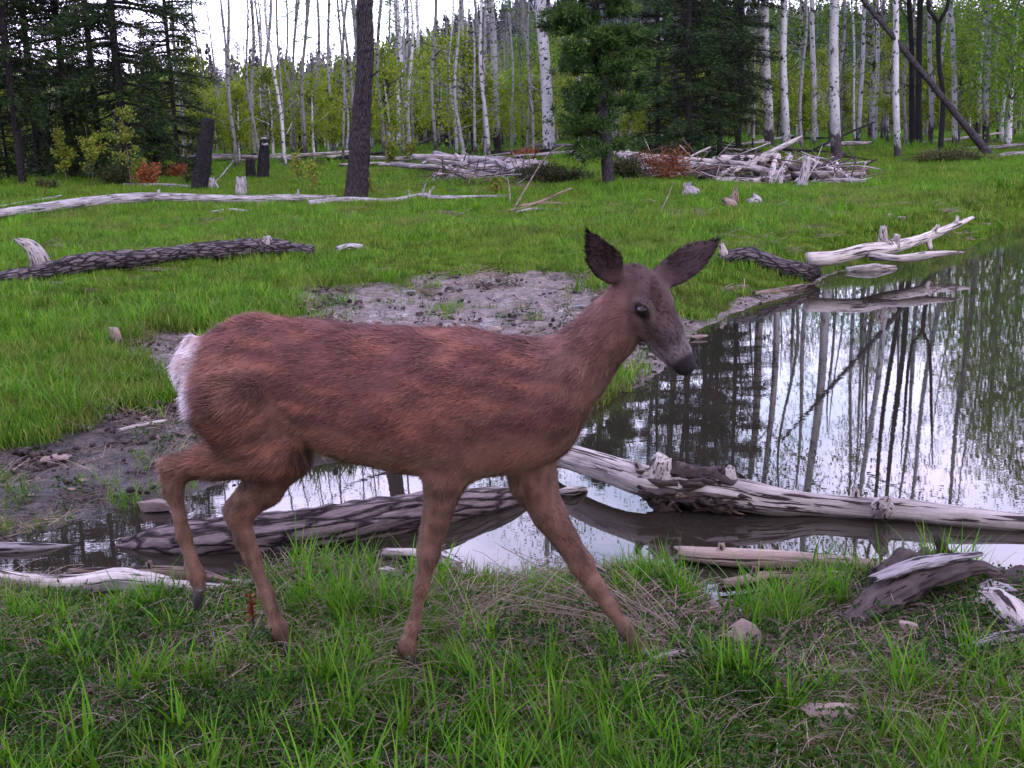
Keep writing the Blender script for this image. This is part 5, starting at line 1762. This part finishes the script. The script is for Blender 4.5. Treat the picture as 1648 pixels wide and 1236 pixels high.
def surface_nets(F, lo, vs):
    ins = F < 0
    nx, ny, nz = F.shape
    c = [ins[a:nx - 1 + a, b:ny - 1 + b, d:nz - 1 + d] for a in (0, 1) for b in (0, 1) for d in (0, 1)]
    s = sum(x.astype(np.int8) for x in c)
    act = (s > 0) & (s < 8)
    I = np.argwhere(act)
    idx = np.full(act.shape, -1, dtype=np.int64)
    idx[act] = np.arange(len(I))
    acc = np.zeros((len(I), 3))
    cnt = np.zeros(len(I))
    cor = [(a, b, d) for a in (0, 1) for b in (0, 1) for d in (0, 1)]
    for a in range(8):
        for b in range(a + 1, 8):
            if sum(abs(cor[a][k] - cor[b][k]) for k in range(3)) != 1:
                continue
            fa = F[I[:, 0] + cor[a][0], I[:, 1] + cor[a][1], I[:, 2] + cor[a][2]]
            fb = F[I[:, 0] + cor[b][0], I[:, 1] + cor[b][1], I[:, 2] + cor[b][2]]
            m = (fa < 0) != (fb < 0)
            t = np.where(m, fa / np.where(m, fa - fb, 1), 0)
            p = np.array(cor[a])[None] + t[:, None] * (np.array(cor[b]) - np.array(cor[a]))[None]
            acc += p * m[:, None]
            cnt += m
    V = lo + vs * (I + acc / cnt[:, None])
    Q = []
    for ax in range(3):
        o1, o2 = [(1, 2), (2, 0), (0, 1)][ax]
        n_ = [nx, ny, nz]
        sl0 = [slice(1, n_[k] - 1) for k in range(3)]
        sl1 = list(sl0)
        sl0[ax] = slice(0, n_[ax] - 1)
        sl1[ax] = slice(1, n_[ax])
        A_, B_ = ins[tuple(sl0)], ins[tuple(sl1)]
        E_ = np.argwhere(A_ != B_)
        off = np.array([s_.start for s_ in sl0])
        inside_first = A_[tuple(E_.T)]
        E_ = E_ + off
        e1, e2 = np.eye(3, dtype=int)[o1], np.eye(3, dtype=int)[o2]
        g4 = [E_ - e1 - e2, E_ - e2, E_, E_ - e1]
        q = np.stack([idx[tuple(x.T)] for x in g4], -1)
        q[~inside_first] = q[~inside_first][:, ::-1]
        Q.append(q[(q >= 0).all(1)])
    return V, np.vstack(Q)


DV, DF = surface_nets(FLD, lo, VS)
# relax the surface a little
for it in range(2):
    acc = np.zeros_like(DV)
    cn = np.zeros(len(DV))
    for a, b in ((0, 1), (1, 2), (2, 3), (3, 0)):
        np.add.at(acc, DF[:, a], DV[DF[:, b]])
        np.add.at(cn, DF[:, a], 1)
        np.add.at(acc, DF[:, b], DV[DF[:, a]])
        np.add.at(cn, DF[:, b], 1)
    DV = DV * 0.5 + 0.5 * acc / np.maximum(cn, 1)[:, None]
fn_ = np.cross(DV[DF[:, 2]] - DV[DF[:, 0]], DV[DF[:, 3]] - DV[DF[:, 1]])
DN = np.zeros_like(DV)
for a in range(4):
    np.add.at(DN, DF[:, a], fn_)
DN = unit(DN)


def coat(P, N):
    """colour of the coat and lie of the hair at points P with surface normals N"""
    W_, Cc, Fl = np.zeros(len(P)), np.zeros((len(P), 3)), np.zeros((len(P), 3))
    grp = {}
    for s in BODY:
        d, t = seg_d(P, s)
        w = np.exp(-np.clip(d, -0.02, 0.3) / 0.010)
        Cc += w[:, None] * (np.array(s[5]) * (1 - t[:, None]) + np.array(s[6]) * t[:, None])
        Fl += w[:, None] * s[7]
        grp[s[4]] = grp.get(s[4], 0) + w
        W_ += w
    Cc /= W_[:, None]
    up_ = sstep(dp(600, 780)[2], dp(600, 690)[2], P[:, 2])[:, None]
    lf = np.array(BACKFLOW)[None] * W_[:, None]
    lw_ = (grp['leg'] * 1.0)[:, None] * up_
    Fl = Fl * (1 - np.clip(lw_ / W_[:, None], 0, 1)) + lf * np.clip(lw_ / W_[:, None], 0, 1)
    tor = grp['torso'] / W_
    legw = grp['leg'] / W_
    # belly, groin and the inner legs are paler
    bel = np.clip((-N[:, 2] - 0.15) / 0.6, 0, 1) * np.clip(tor * 1.4, 0, 1)
    Cc = Cc * (1 - 0.75 * bel[:, None]) + np.array(C_BELLY) * 0.75 * bel[:, None]
    cenY = YC
    inner = legw * np.clip(np.where(P[:, 1] > cenY + 0.02, -N[:, 1], N[:, 1]) * 1.3 - 0.3, 0, 1) * 0.5
    Cc = Cc * (1 - inner[:, None]) + np.array([0.12, 0.075, 0.055]) * inner[:, None]
    rear = legw * np.clip(-N[:, 0] * 1.2 - 0.25, 0, 1) * 0.75 * sstep(dp(600, 700)[2], dp(600, 800)[2], P[:, 2])
    Cc = Cc * (1 - rear[:, None]) + np.array([0.15, 0.098, 0.070]) * rear[:, None]
    lo_ = legw * sstep(dp(600, 990)[2], dp(600, 1040)[2], P[:, 2]) * 0.6
    Cc = Cc * (1 - lo_[:, None]) + np.array([0.05, 0.027, 0.021]) * lo_[:, None]
    front = legw * np.clip(N[:, 0] * 1.2 - 0.2, 0, 1) * 0.45
    Cc = Cc * (1 - front[:, None]) + np.array([0.045, 0.025, 0.021]) * front[:, None]
    mot = 1 + (0.30 * vn3(P * 38, 44) + 0.35 * vn3(P * np.array([60, 60, 16]), 45)) * (1 - tor)
    Cc = Cc * mot[:, None]
    thr = np.clip(grp['neck'] / W_, 0, 1) * np.clip(N[:, 0] * 0.8 - N[:, 2] * 0.9 - 0.2, 0, 1) * 0.5
    Cc = Cc * (1 - thr[:, None]) + np.array([0.12, 0.075, 0.062]) * thr[:, None]
    # white rump patch round the tail
    rx = dp(318, 600)[0]
    rz0, rz1 = dp(318, 668)[2], dp(318, 548)[2]
    rp = sstep(rx + 0.04, rx - 0.005, P[:, 0]) * sstep(rz0 - 0.03, rz0 + 0.04, P[:, 2]) * sstep(rz1 + 0.03, rz1 - 0.005, P[:, 2])
    Cc = Cc * (1 - rp[:, None]) + np.array([0.34, 0.31, 0.33]) * rp[:, None]
    # rusty summer hair in streaks over the rump and back, grey brown winter hair left between
    q = P * np.array([10.0, 12.0, 32.0]) + np.stack([0 * P[:, 0], 0 * P[:, 0], P[:, 0] * 6], -1)
    st = vn3(q, 41) + 0.6 * vn3(q * 2.6, 42)
    zup = sstep(dp(600, 800)[2], dp(600, 690)[2], P[:, 2]) * np.clip(tor + legw, 0, 1)
    tor = np.maximum(tor, zup * legw)
    rus = np.clip(st * 1.2 - 0.05, 0, 1) * np.clip(tor * 1.5, 0, 1)
    Cc = Cc * (1 - 0.55 * rus[:, None]) + np.array([0.165, 0.066, 0.045]) * 0.55 * rus[:, None]
    gry = np.clip(-st * 1.2 - 0.05, 0, 1) * np.clip(tor * 1.5, 0, 1)
    Cc = Cc * (1 - 0.45 * gry[:, None]) + np.array([0.024, 0.0125, 0.0125]) * 0.45 * gry[:, None]
    # head marks
    hd = grp['head'] / W_
    loc = np.stack([(P - HM) @ HF, (P - HM) @ HE, (P - HM) @ HU], -1)
    for sgn in (-1, 1):
        e = loc - np.array([.004, sgn * .047, .004])
        de = np.sqrt((e[:, 0] / 1.35) ** 2 + e[:, 1] ** 2 + e[:, 2] ** 2)
        ring = sstep(.038, .029, de) * hd * sstep(-.012, .012, loc[:, 2])
        Cc = Cc * (1 - 0.55 * ring[:, None]) + np.array([0.10, 0.075, 0.075]) * 0.55 * ring[:, None]
        blk = sstep(.0255, .0195, de)
        Cc = Cc * (1 - blk[:, None]) + np.array([0.012, 0.009, 0.009]) * blk[:, None]
        gl = np.sqrt(((loc[:, 0] - .034) / 1.6) ** 2 + (loc[:, 1] - sgn * .040) ** 2 + (loc[:, 2] + .010) ** 2)
        gm = sstep(.016, .009, gl)
        Cc = Cc * (1 - 0.7 * gm[:, None]) + np.array(C_DARK) * 0.7 * gm[:, None]
    brow = sstep(.03, -.02, np.abs(loc[:, 0] + .02) - .01) * sstep(-.005, .025, loc[:, 2]) * hd * sstep(.035, .01, np.abs(loc[:, 1]))
    Cc = Cc * (1 - 0.45 * brow[:, None]) + np.array([0.026, 0.015, 0.015]) * 0.45 * brow[:, None]
    nose = sstep(.158, .168, loc[:, 0]) * sstep(-.052, -.043, loc[:, 2])
    Cc = Cc * (1 - nose[:, None]) + np.array([0.010, 0.008, 0.009]) * nose[:, None]
    mouth = sstep(.0045, .0015, np.abs(loc[:, 2] + .050)) * sstep(.085, .10, loc[:, 0]) * hd
    Cc = Cc * (1 - 0.8 * mouth[:, None]) + np.array([0.010, 0.007, 0.007]) * 0.8 * mouth[:, None]
    chin = sstep(-.050, -.062, loc[:, 2]) * sstep(.05, .11, loc[:, 0]) * hd
    Cc = Cc * (1 - 0.6 * chin[:, None]) + np.array([0.19, 0.16, 0.16]) * 0.6 * chin[:, None]
    # ears: dark backs and rims, greyer inside
    earm = np.zeros(len(P))
    for E in EARS:
        d = ear_d(P, E)
        u = ((P - E[0]) @ E[1]) / E[4]
        m = sstep(.012, .003, d) * sstep(0.02, 0.2, u)
        ins_ = np.clip(N @ E[3], 0, 1)
        v = np.abs((P - E[0]) @ E[2]) / 0.044
        cc = np.array([0.024, 0.014, 0.015])[None] * (1 - ins_[:, None]) + np.array([0.036, 0.022, 0.025])[None] * ins_[:, None]
        rim = np.clip((u - 0.72) / 0.25, 0, 1)
        cc = cc * (1 - 0.6 * rim[:, None])
        Cc = Cc * (1 - m[:, None]) + cc * m[:, None]
        Fl = Fl * (1 - m[:, None]) + E[1][None] * m[:, None]
        earm = np.maximum(earm, m)
    return Cc, unit(Fl), tor, hd, legw, earm, nose


DC, _, _, _, _, _, DNOSE = coat(DV, DN)


def mat_coat(name, rough, spec):
    t = NT(name)
    a_ = t.n('Attribute', attribute_name='coat')
    t.bsdf(a_.outputs['Color'], rough, None, spec=spec)
    return t.m


def flat_mat(name, col, rough, spec=0.4):
    t = NT(name)
    nz = t.noise(t.vec((60, 60, 60), 'object'), 1.0, 3)
    t.bsdf(t.val(t.ramp(nz, [(0, col), (1, col)]), 0.8, 1.2, nz), rough, nz, 0.002, 0.4, spec)
    return t.m


M['coat'] = mat_coat('deer_skin', 0.85, 0.15)
M['fur'] = mat_coat('deer_fur', 0.65, 0.08)
M['eye'] = flat_mat('deer_eye', (0.008, 0.006, 0.006), 0.16, 0.35)
M['hoof'] = flat_mat('deer_hoof', (0.016, 0.013, 0.013), 0.45)

deer_o = np.array([dp(600, 600)[0], YC, 0.0])
deer = thing('deer', deer_o, 'brown doe walking right with its head turned and one hind leg lifted', 'deer')
g = Geo()
g.add(DV - deer_o, DF)
me = g.mesh('body', M['coat'])
ca_ = me.attributes.new('coat', 'FLOAT_COLOR', 'POINT')
ca_.data.foreach_set('color', np.hstack([DC, np.ones((len(DC), 1))]).astype(np.float32).ravel())
link('body', me, deer)

# the fur: short hairs lying along the body
tri = np.vstack([DF[:, [0, 1, 2]], DF[:, [0, 2, 3]]])
ar = np.linalg.norm(np.cross(DV[tri[:, 1]] - DV[tri[:, 0]], DV[tri[:, 2]] - DV[tri[:, 0]]), axis=1)
rg = np.random.default_rng(5)
NH_ = 190000
ti = rg.choice(len(tri), NH_, p=ar / ar.sum())
b1, b2 = rg.random(NH_), rg.random(NH_)
fl = b1 + b2 > 1
b1[fl], b2[fl] = 1 - b1[fl], 1 - b2[fl]
w0 = 1 - b1 - b2
HP = DV[tri[ti, 0]] * w0[:, None] + DV[tri[ti, 1]] * b1[:, None] + DV[tri[ti, 2]] * b2[:, None]
HN = unit(DN[tri[ti, 0]] * w0[:, None] + DN[tri[ti, 1]] * b1[:, None] + DN[tri[ti, 2]] * b2[:, None])
HC, HFl, tor, hd, lg, er, ns = coat(HP, HN)
keep = ns < 0.3
for e in EYES:
    keep &= np.linalg.norm(HP - e, axis=1) > 0.0205
HP, HN, HC, HFl, tor, hd, lg, er = [a_[keep] for a_ in (HP, HN, HC, HFl, tor, hd, lg, er)]
n_ = len(HP)
cl = np.stack([vn3(HP * 22, 61), vn3(HP * 22, 62), vn3(HP * 22, 63)], -1)
T_ = HFl - HN * (HFl * HN).sum(-1, keepdims=True)
D_ = unit(unit(T_) + HN * 0.22 + 0.36 * cl + 0.18 * rg.normal(size=(n_, 3)))
ln = (0.027 * np.clip(tor, 0, 1) + 0.014 * hd + 0.016 * lg + 0.009 * er + 0.024 * np.clip(1 - tor - hd - lg - er, 0, 1)) * (0.6 + 0.7 * rg.random(n_))
W_ = unit(np.cross(D_, HN)) * (0.0011 + 0.0006 * rg.random(n_))[:, None]
A0 = HP - HN * 0.002
V = np.stack([A0 - W_, A0 + W_, A0 + D_ * ln[:, None]], 1)
g = Geo()
g.add(V.reshape(-1, 3) - deer_o, np.arange(n_ * 3).reshape(-1, 3))
me = g.mesh('fur', M['fur'], True)
shade = np.clip(1 + 0.28 * rg.normal(size=n_) + 0.25 * vn3(HP * np.array([30, 30, 60]), 71), 0.45, 1.8)
col = (HC * shade[:, None])[:, None, :] * (np.array([0.6, 0.6, 1.0])[None] + np.array([0, 0, 0.7])[None] * np.clip(0.15 + tor + np.clip(1 - lg - hd - er, 0, 1) * .5, 0, 1)[:, None])[:, :, None]
ca_ = me.attributes.new('coat', 'FLOAT_COLOR', 'POINT')
ca_.data.foreach_set('color', np.hstack([col.reshape(-1, 3), np.ones((n_ * 3, 1))]).astype(np.float32).ravel())
tag(link('fur', me, deer), kind='stuff')


def ball(c, r, n_=14, sc=(1, 1, 1)):
    th = np.linspace(0, 2 * PI, n_, endpoint=False)
    ph = np.linspace(0.001, PI - 0.001, n_ // 2 + 2)
    V = np.stack([np.outer(np.sin(ph), np.cos(th)), np.outer(np.sin(ph), np.sin(th)), np.outer(np.cos(ph), np.ones(n_))], -1).reshape(-1, 3) * r * np.array(sc)
    i_ = np.arange(len(ph) - 1)[:, None] * n_
    j_ = np.arange(n_)[None]
    F = np.stack([i_ + j_, i_ + n_ + j_, i_ + n_ + (j_ + 1) % n_, i_ + (j_ + 1) % n_], -1).reshape(-1, 4)
    return V + np.array(c), F


for e in EYES:
    g = Geo()
    g.add(*ball(e - deer_o, 0.0195, 18))
    link('eye', g.mesh('eye', M['eye']), deer)

# cloven hooves: two toes each
for P, dirx, z0 in ((NF, 0.35, None), (FF, 0.7, None), (FH, 0.55, None), (NH, -0.5, 1)):
    e = np.array(P[-1])
    fwd = unit(np.array([dirx, 0, -0.85])) if z0 is None else unit(np.array([-0.25, 0, -1.0]))
    ln_ = 0.055
    if z0 is None:
        ln_ = max(0.045, (e[2] + 0.004) / abs(fwd[2]))
    g = Geo()
    for sgn in (-1, 1):
        o_ = np.array([0, sgn * 0.0115, 0])
        tube(g, [e + o_ * 0.7 - deer_o - fwd * 0.012, e + o_ - deer_o + fwd * ln_ * 0.5, e + o_ * 1.1 - deer_o + fwd * ln_], [0.0145, 0.0145, 0.006], 8, 9, rough=0.03, seed=3)
    link('hoof', g.mesh('hoof', M['hoof']), deer)


# ------------------------------------------------------------------ grass and litter
def clump(seed, n_, rad, h, w, lean, curve, mat, k=4, hv=0.5):
    g_ = Geo()
    blades(g_, n_, rad, h, w, lean, curve, seed, 0, k, hv)
    return g_.mesh('grass_clump', M[mat], False)


def herb(seed, n_, rad, leaf, mat):
    rg = np.random.default_rng(seed)
    g_ = Geo()
    a_ = rg.random(n_) * 6.28
    r_ = rad * np.sqrt(rg.random(n_))
    c_ = np.stack([r_ * np.cos(a_), r_ * np.sin(a_), 0.01 + 0.05 * rg.random(n_)], -1)
    d_ = rand_dirs(n_, rg)
    d_[:, 2] = np.abs(d_[:, 2]) * 0.7 + 0.2
    quads(g_, c_, d_, rand_dirs(n_, rg), leaf * (0.6 + 0.8 * rg.random(n_)), leaf * 0.25, 0)
    return g_.mesh('herb_clump', M[mat], False)


def straw(seed, n_, rad, ln, mat='straw', w=0.0012):
    rg = np.random.default_rng(seed)
    g_ = Geo()
    for q in range(n_):
        a_ = rg.random() * 6.28
        r_ = rad * math.sqrt(rg.random())
        b0 = np.array([r_ * math.cos(a_), r_ * math.sin(a_), 0.004 + 0.02 * rg.random()])
        an = rg.random() * 6.28
        L = ln * (0.4 + 0.8 * rg.random())
        d_ = np.array([math.cos(an), math.sin(an), 0.25 * rg.random()]) * L
        tube(g_, [b0, b0 + d_ * 0.5 + np.array([0, 0, 0.02 * rg.random()]), b0 + d_], [w, w * 0.5], 4, 3, rough=0.0)
        g_.T[-1][:] = rg.random()
    return g_.mesh('straw_litter', M[mat], False)


def clods(seed):
    rg = np.random.default_rng(seed)
    g_ = Geo()
    for q in range(7):
        V, F = ball((0, 0, 0), 1, 8)
        s_ = 0.008 + 0.022 * rg.random() ** 2
        V = V * (1 + 0.5 * vn3(V * 1.7, seed * 9 + q))[:, None] * np.array([s_, s_ * (0.6 + 0.6 * rg.random()), s_ * 0.6])
        g_.add(V + np.append(rg.normal(size=2) * 0.06, 0.002), F)
    return g_.mesh('mud_clods', M['rotten_wood'], True)


SRC = ([clump(10 + k, 20, 0.055, 0.075, 0.0038, 0.6, 0.8, 'grass') for k in range(3)]                  # 0-2 short near
       + [clump(20 + k, 15, 0.035, 0.19, 0.0066, 0.35, 0.6, 'grass_tall', 5) for k in range(3)]         # 3-5 tall near
       + [herb(30 + k, 46, 0.06, 0.017, 'herb') for k in range(2)]                                       # 6-7 low herbs
       + [straw(40 + k, 16, 0.08, 0.12) for k in range(2)]                                               # 8-9 straw
       + [clump(50 + k, 60, 0.17, 0.12, 0.0085, 0.45, 0.6, 'grass', 3) for k in range(3)]                # 10-12 meadow
       + [clump(60, 40, 0.10, 0.20, 0.009, 0.4, 0.6, 'grass_tall', 4)]                                   # 13 tall meadow
       + [straw(70, 30, 0.15, 0.16, 'litter', 0.003)]                                                    # 14 twiggy litter
       + [straw(71, 14, 0.16, 0.22, 'straw', 0.003)]
       + [clods(80 + k) for k in range(2)])                                                    # 15 meadow straw
PTS, ROT, SCL, IDX = [], [], [], []


def emit(x, y, idx, s, tilt=0.12, sz=None):
    n_ = len(x)
    if n_ == 0:
        return
    PTS.append(np.stack([x, y, gz(x, y)], -1))
    ROT.append(np.stack([RNG.normal(size=n_) * tilt, RNG.normal(size=n_) * tilt, RNG.random(n_) * 6.28], -1))
    s = np.broadcast_to(s, (n_,))
    SCL.append(np.stack([s, s, s * (1 if sz is None else sz)], -1))
    IDX.append(np.broadcast_to(idx, (n_,)))


FEET = np.array([np.array(P_[-1])[:2] + np.array([0.02, 0]) for P_ in (NF, FF, FH)])


def far_from_feet(x, y, r_=0.06):
    return np.min(np.hypot(x[:, None] - FEET[None, :, 0], (y[:, None] + 0.05 - FEET[None, :, 1]) * 0.7), axis=1) > r_


def cand(n_, y0, y1, spread=0.55, pw=1.0):
    y = y0 + (y1 - y0) * RNG.random(n_) ** pw
    x = (RNG.random(n_) * 2 - 1) * (spread * y + 1.6)
    d = pond_d(x, y)
    m = mud_mask(x, y)
    return x, y, d, m


# near bank
x, y, d, m = cand(25000, 1.75, 5.2, 0.56)
pat = vn2(x, y, 2.2, 51) + 0.5 * vn2(x, y, 6, 52)
cen = np.exp(-(((x - 0.15) / 0.55) ** 2 + ((y - 3.25) / 0.40) ** 2))          # trampled straw under the deer
litr = np.exp(-(((x - 1.15) / 0.75) ** 2 + ((y - 3.15) / 0.42) ** 2))
pr = np.clip(0.36 + 0.95 * pat - 0.40 * cen - 0.62 * litr, 0.05, 1) * (d > 0.02) * (1 - 0.75 * m * (y > 3.9))
k = (RNG.random(len(x)) < pr) & far_from_feet(x, y)
emit(x[k], y[k], RNG.integers(0, 3, k.sum()), 0.55 + 0.75 * RNG.random(k.sum()))
x, y, d, m = cand(15000, 1.75, 5.2, 0.56)
k = (RNG.random(len(x)) < np.clip(0.5 - 0.6 * vn2(x, y, 2.2, 51), 0, 1)) & (d > 0.06) & (m < 0.5) & far_from_feet(x, y, 0.07)
emit(x[k], y[k], RNG.integers(6, 8, k.sum()), 0.5 + 0.7 * RNG.random(k.sum()), 0.2)
x, y, d, m = cand(4600, 1.75, 4.2, 0.56)
pr = np.clip(0.22 + 0.85 * vn2(x, y, 1.8, 54) - 0.6 * np.exp(-(((x - 1.15) / 0.75) ** 2 + ((y - 3.15) / 0.42) ** 2)) - 0.5 * np.exp(-(((x - 0.15) / 0.55) ** 2 + ((y - 3.25) / 0.40) ** 2)), 0, 1) * (d > -0.03)
k = (RNG.random(len(x)) < pr) & far_from_feet(x, y, 0.12)
emit(x[k], y[k], RNG.integers(3, 6, k.sum()), 0.55 + 0.6 * RNG.random(k.sum()), 0.15)
x, y, d, m = cand(9000, 1.75, 4.6, 0.56)
cen = np.exp(-(((x - 0.15) / 0.6) ** 2 + ((y - 3.25) / 0.40) ** 2)) + np.exp(-(((x - 1.05) / 0.5) ** 2 + ((y - 3.2) / 0.4) ** 2))
k = (RNG.random(len(x)) < 0.45 + 0.5 * cen) & (d > 0.02) & far_from_feet(x, y, 0.07)
emit(x[k], y[k], RNG.integers(8, 10, k.sum()), 0.5 + 0.8 * RNG.random(k.sum()), 0.1)
# tall clumps where the photograph has them
for px, py, s_ in [(520, 985, 1.0), (558, 1000, 1.0), (600, 985, 1.0), (480, 960, .7), (640, 960, .7), (850, 955, .8), (900, 950, .6), (1000, 945, .8), (1045, 925, 1.0), (1070, 932, 1.0), (1085, 945, .9), (1105, 960, .8),
                   (1215, 985, 1.1), (1245, 960, 1.1), (1262, 985, 1.0), (1290, 975, 1.1), (1320, 950, 1.0), (1345, 960, .9), (1230, 1010, 1.0), (1500, 940, 1.0), (1530, 935, 1.2), (1555, 930, 1.1), (1575, 938, .9),
                   (1180, 1085, .9), (1205, 1120, 1.0), (1165, 1120, .9), (1440, 1120, 1.0), (1465, 1140, .9), (1010, 1080, .8), (1330, 1130, .7), (1150, 1100, .9),
                   (100, 990, .9), (170, 985, .9), (225, 975, .9), (265, 970, 1.0), (60, 1000, .8), (15, 1000, .9), (205, 1000, .8), (750, 1115, .8), (520, 1130, .9), (140, 1100, .8), (100, 1070, .8), (330, 1120, .7), (700, 1095, .7),
                   (640, 1118, .6), (500, 1095, .6), (1040, 1100, .8), (960, 1040, .6), (1600, 1100, .6), (1250, 1150, .8)]:
    p = on_ground(px, py)
    q = RNG.normal(size=(3, 2)) * 0.03
    emit(p[0] + q[:, 0], p[1] + q[:, 1], RNG.integers(3, 6, 3), s_ * (0.75 + 0.4 * RNG.random(3)), 0.1)
# left bank
x, y, d, m = cand(20000, 4.6, 9.5, 0.58)
pr = np.clip(0.85 + 0.6 * vn2(x, y, 1.6, 55), 0.1, 1) * (d > 0.05) * np.clip(1 - 1.45 * m, 0.0, 1)
k = RNG.random(len(x)) < pr
emit(x[k], y[k], RNG.integers(10, 13, k.sum()), 0.55 + 0.5 * RNG.random(k.sum()))
x, y, d, m = cand(3200, 4.6, 9.5, 0.58)
k = (RNG.random(len(x)) < np.clip(0.2 + 0.8 * vn2(x, y, 1.2, 56), 0, 1)) & (d > 0.05) & (m < 0.5)
emit(x[k], y[k], 13, 0.6 + 0.5 * RNG.random(k.sum()))
x, y, d, m = cand(2200, 4.6, 9.5, 0.58)
k = (m > 0.5) & (d > 0.02) & (RNG.random(len(x)) < 0.10)
emit(x[k], y[k], RNG.integers(6, 8, k.sum()), 0.7 + 0.9 * RNG.random(k.sum()), 0.2)
# meadow
x, y, d, m = cand(57000, 9.0, 36, 0.56, 0.75)
pr = np.clip(0.85 + 0.5 * vn2(x, y, 0.9, 57), 0.1, 1) * (d > 0.05) * np.clip(1 - 1.1 * m + 0.25 * vn2(x, y, 2.7, 64), 0.02, 1)
k = RNG.random(len(x)) < pr
emit(x[k], y[k], RNG.integers(10, 13, k.sum()), (0.55 + 0.6 * RNG.random(k.sum())) * (0.85 + 0.012 * y[k]) * (1 + 0.5 * vn2(x[k], y[k], 0.7, 63)))
x, y, d, m = cand(6000, 7.0, 34, 0.56, 0.75)
k = (RNG.random(len(x)) < np.clip(0.05 + 0.8 * vn2(x, y, 0.7, 58), 0, 1)) & (d > 0.05) & (m < 0.5)
emit(x[k], y[k], 13, 0.6 + 0.7 * RNG.random(k.sum()))
x, y, d, m = cand(7000, 10, 34, 0.56, 0.75)
k = (d > 0.1) & (RNG.random(len(x)) < np.clip(0.12 + 0.8 * vn2(x, y, 0.5, 59) + 0.25 * m, 0, 1))
emit(x[k], y[k], RNG.integers(14, 16, k.sum()), 0.5 + 0.8 * RNG.random(k.sum()), 0.1)
# clods, twigs and thin tufts on the mud
x, y, d, m = cand(26000, 4.6, 14, 0.5)
k = (m > 0.55) & (d > 0.01) & (RNG.random(len(x)) < (0.5 + 0.5 * vn2(x, y, 2.0, 60)) * np.where(y > 7.5, 0.4, 0.8))
emit(x[k], y[k], RNG.choice([16, 16, 17, 17, 8, 9, 6], k.sum()), 0.4 + 1.0 * RNG.random(k.sum()) ** 2, 0.3)
x, y, d, m = cand(9000, 4.6, 14, 0.5)
k = (m > 0.5) & (d > 0.03) & (RNG.random(len(x)) < np.clip(0.10 + 0.9 * vn2(x, y, 1.1, 61), 0, 1) * np.where(y > 7.5, 0.5, 0.36))
emit(x[k], y[k], RNG.choice([0, 1, 2], k.sum()), 1.0 + 0.8 * RNG.random(k.sum()), 0.1)
# forest floor
x, y, d, m = cand(9000, 33, 66, 0.58, 1.0)
emit(x, y, RNG.choice([10, 11, 12, 13, 14], len(x)), 1.3 + 1.0 * RNG.random(len(x)))
scatter('meadow_grass', np.vstack(PTS), np.vstack(ROT), np.vstack(SCL), np.concatenate(IDX), SRC)

# long dead stalks leaning and lying by the forward foreleg, and the straw tuft under the belly
g = Geo()
rg = np.random.default_rng(88)
for q in range(46):
    a_ = np.array([rg.uniform(1060, 1150), rg.uniform(1010, 1070)])
    b_ = np.array([rg.uniform(800, 1000), rg.uniform(860, 985)])
    p0 = gp(*a_, 0.01)
    ln = rg.uniform(0.25, 0.75)
    pe = gp(b_[0], min(1040, b_[1] + 60), rg.uniform(0.03, 0.16))
    d_ = unit(pe - p0)
    tube(g, [p0, p0 + d_ * ln * 0.5 + np.array([0, 0, 0.015]), p0 + d_ * ln], [0.0016, 0.0009], 7, 4, rough=0)
    g.T[-1][:] = rg.random()
for q in range(150):
    c0 = gp(rg.normal(745, 42), rg.normal(1000, 16), 0.0)
    an = rg.random() * 6.28
    ln = rg.uniform(0.06, 0.24)
    d_ = np.array([math.cos(an), math.sin(an), rg.uniform(0.05, 0.9)])
    tube(g, [c0, c0 + d_ * ln * 0.6, c0 + d_ * ln + np.array([0, 0, -0.02])], [0.0014, 0.0006], 5, 3, rough=0)
    g.T[-1][:] = rg.random()
for q in range(60):
    c0 = gp(rg.uniform(520, 640), rg.uniform(960, 1010), 0.0)
    d_ = np.array([rg.normal() * 0.4, rg.normal() * 0.3, 1.0])
    ln = rg.uniform(0.08, 0.22)
    tube(g, [c0, c0 + d_ * ln * 0.6, c0 + d_ * ln + np.array([rg.normal() * .02, 0, -0.01])], [0.0013, 0.0005], 5, 3, rough=0)
    g.T[-1][:] = rg.random()
tag(link('dry_straw', g.mesh('dry_straw', M['straw'], False)), kind='stuff')

# a broad green floating leaf and a dead weed stalk
p = on_z(1232, 808, WATER_Z + 0.004)
g = Geo()
V = [(0.042 * math.cos(t) * (1.0 if math.cos(t) > 0 else 0.8), 0.017 * math.sin(t), 0.002 * math.sin(2 * t)) for t in np.linspace(0, 2 * PI, 14, endpoint=False)]
g.add(np.vstack([V, [[0, 0, 0.001]]]), np.array([[i, (i + 1) % 14, 14] for i in range(14)]))
tag(link('floating_leaf', g.mesh('floating_leaf', M['grass_tall']), None, p), 'single green leaf floating in front of the big driftwood log', 'leaf')
p = gp(408, 1025)
t_ = thing('dead_weed', p, 'dark dry seed stalk standing beside the standing hind leg', 'weed')
g = Geo()
tube(g, [(0, 0, -0.02), (0.004, 0, 0.06), (-0.002, 0, 0.125)], [0.003, 0.0022], 6, 5)
link('stem', g.mesh('stem', M['rotten_wood']), t_)
g = Geo()
n_ = 60
z_ = 0.05 + 0.08 * RNG.random(n_)
quads(g, np.stack([0 * z_, 0 * z_, z_], -1), rand_dirs(n_) + np.array([0, 0, 0.6]), rand_dirs(n_), 0.022, 0.005)
link('seed_head', g.mesh('seed_head', M['dead_needle']), t_)
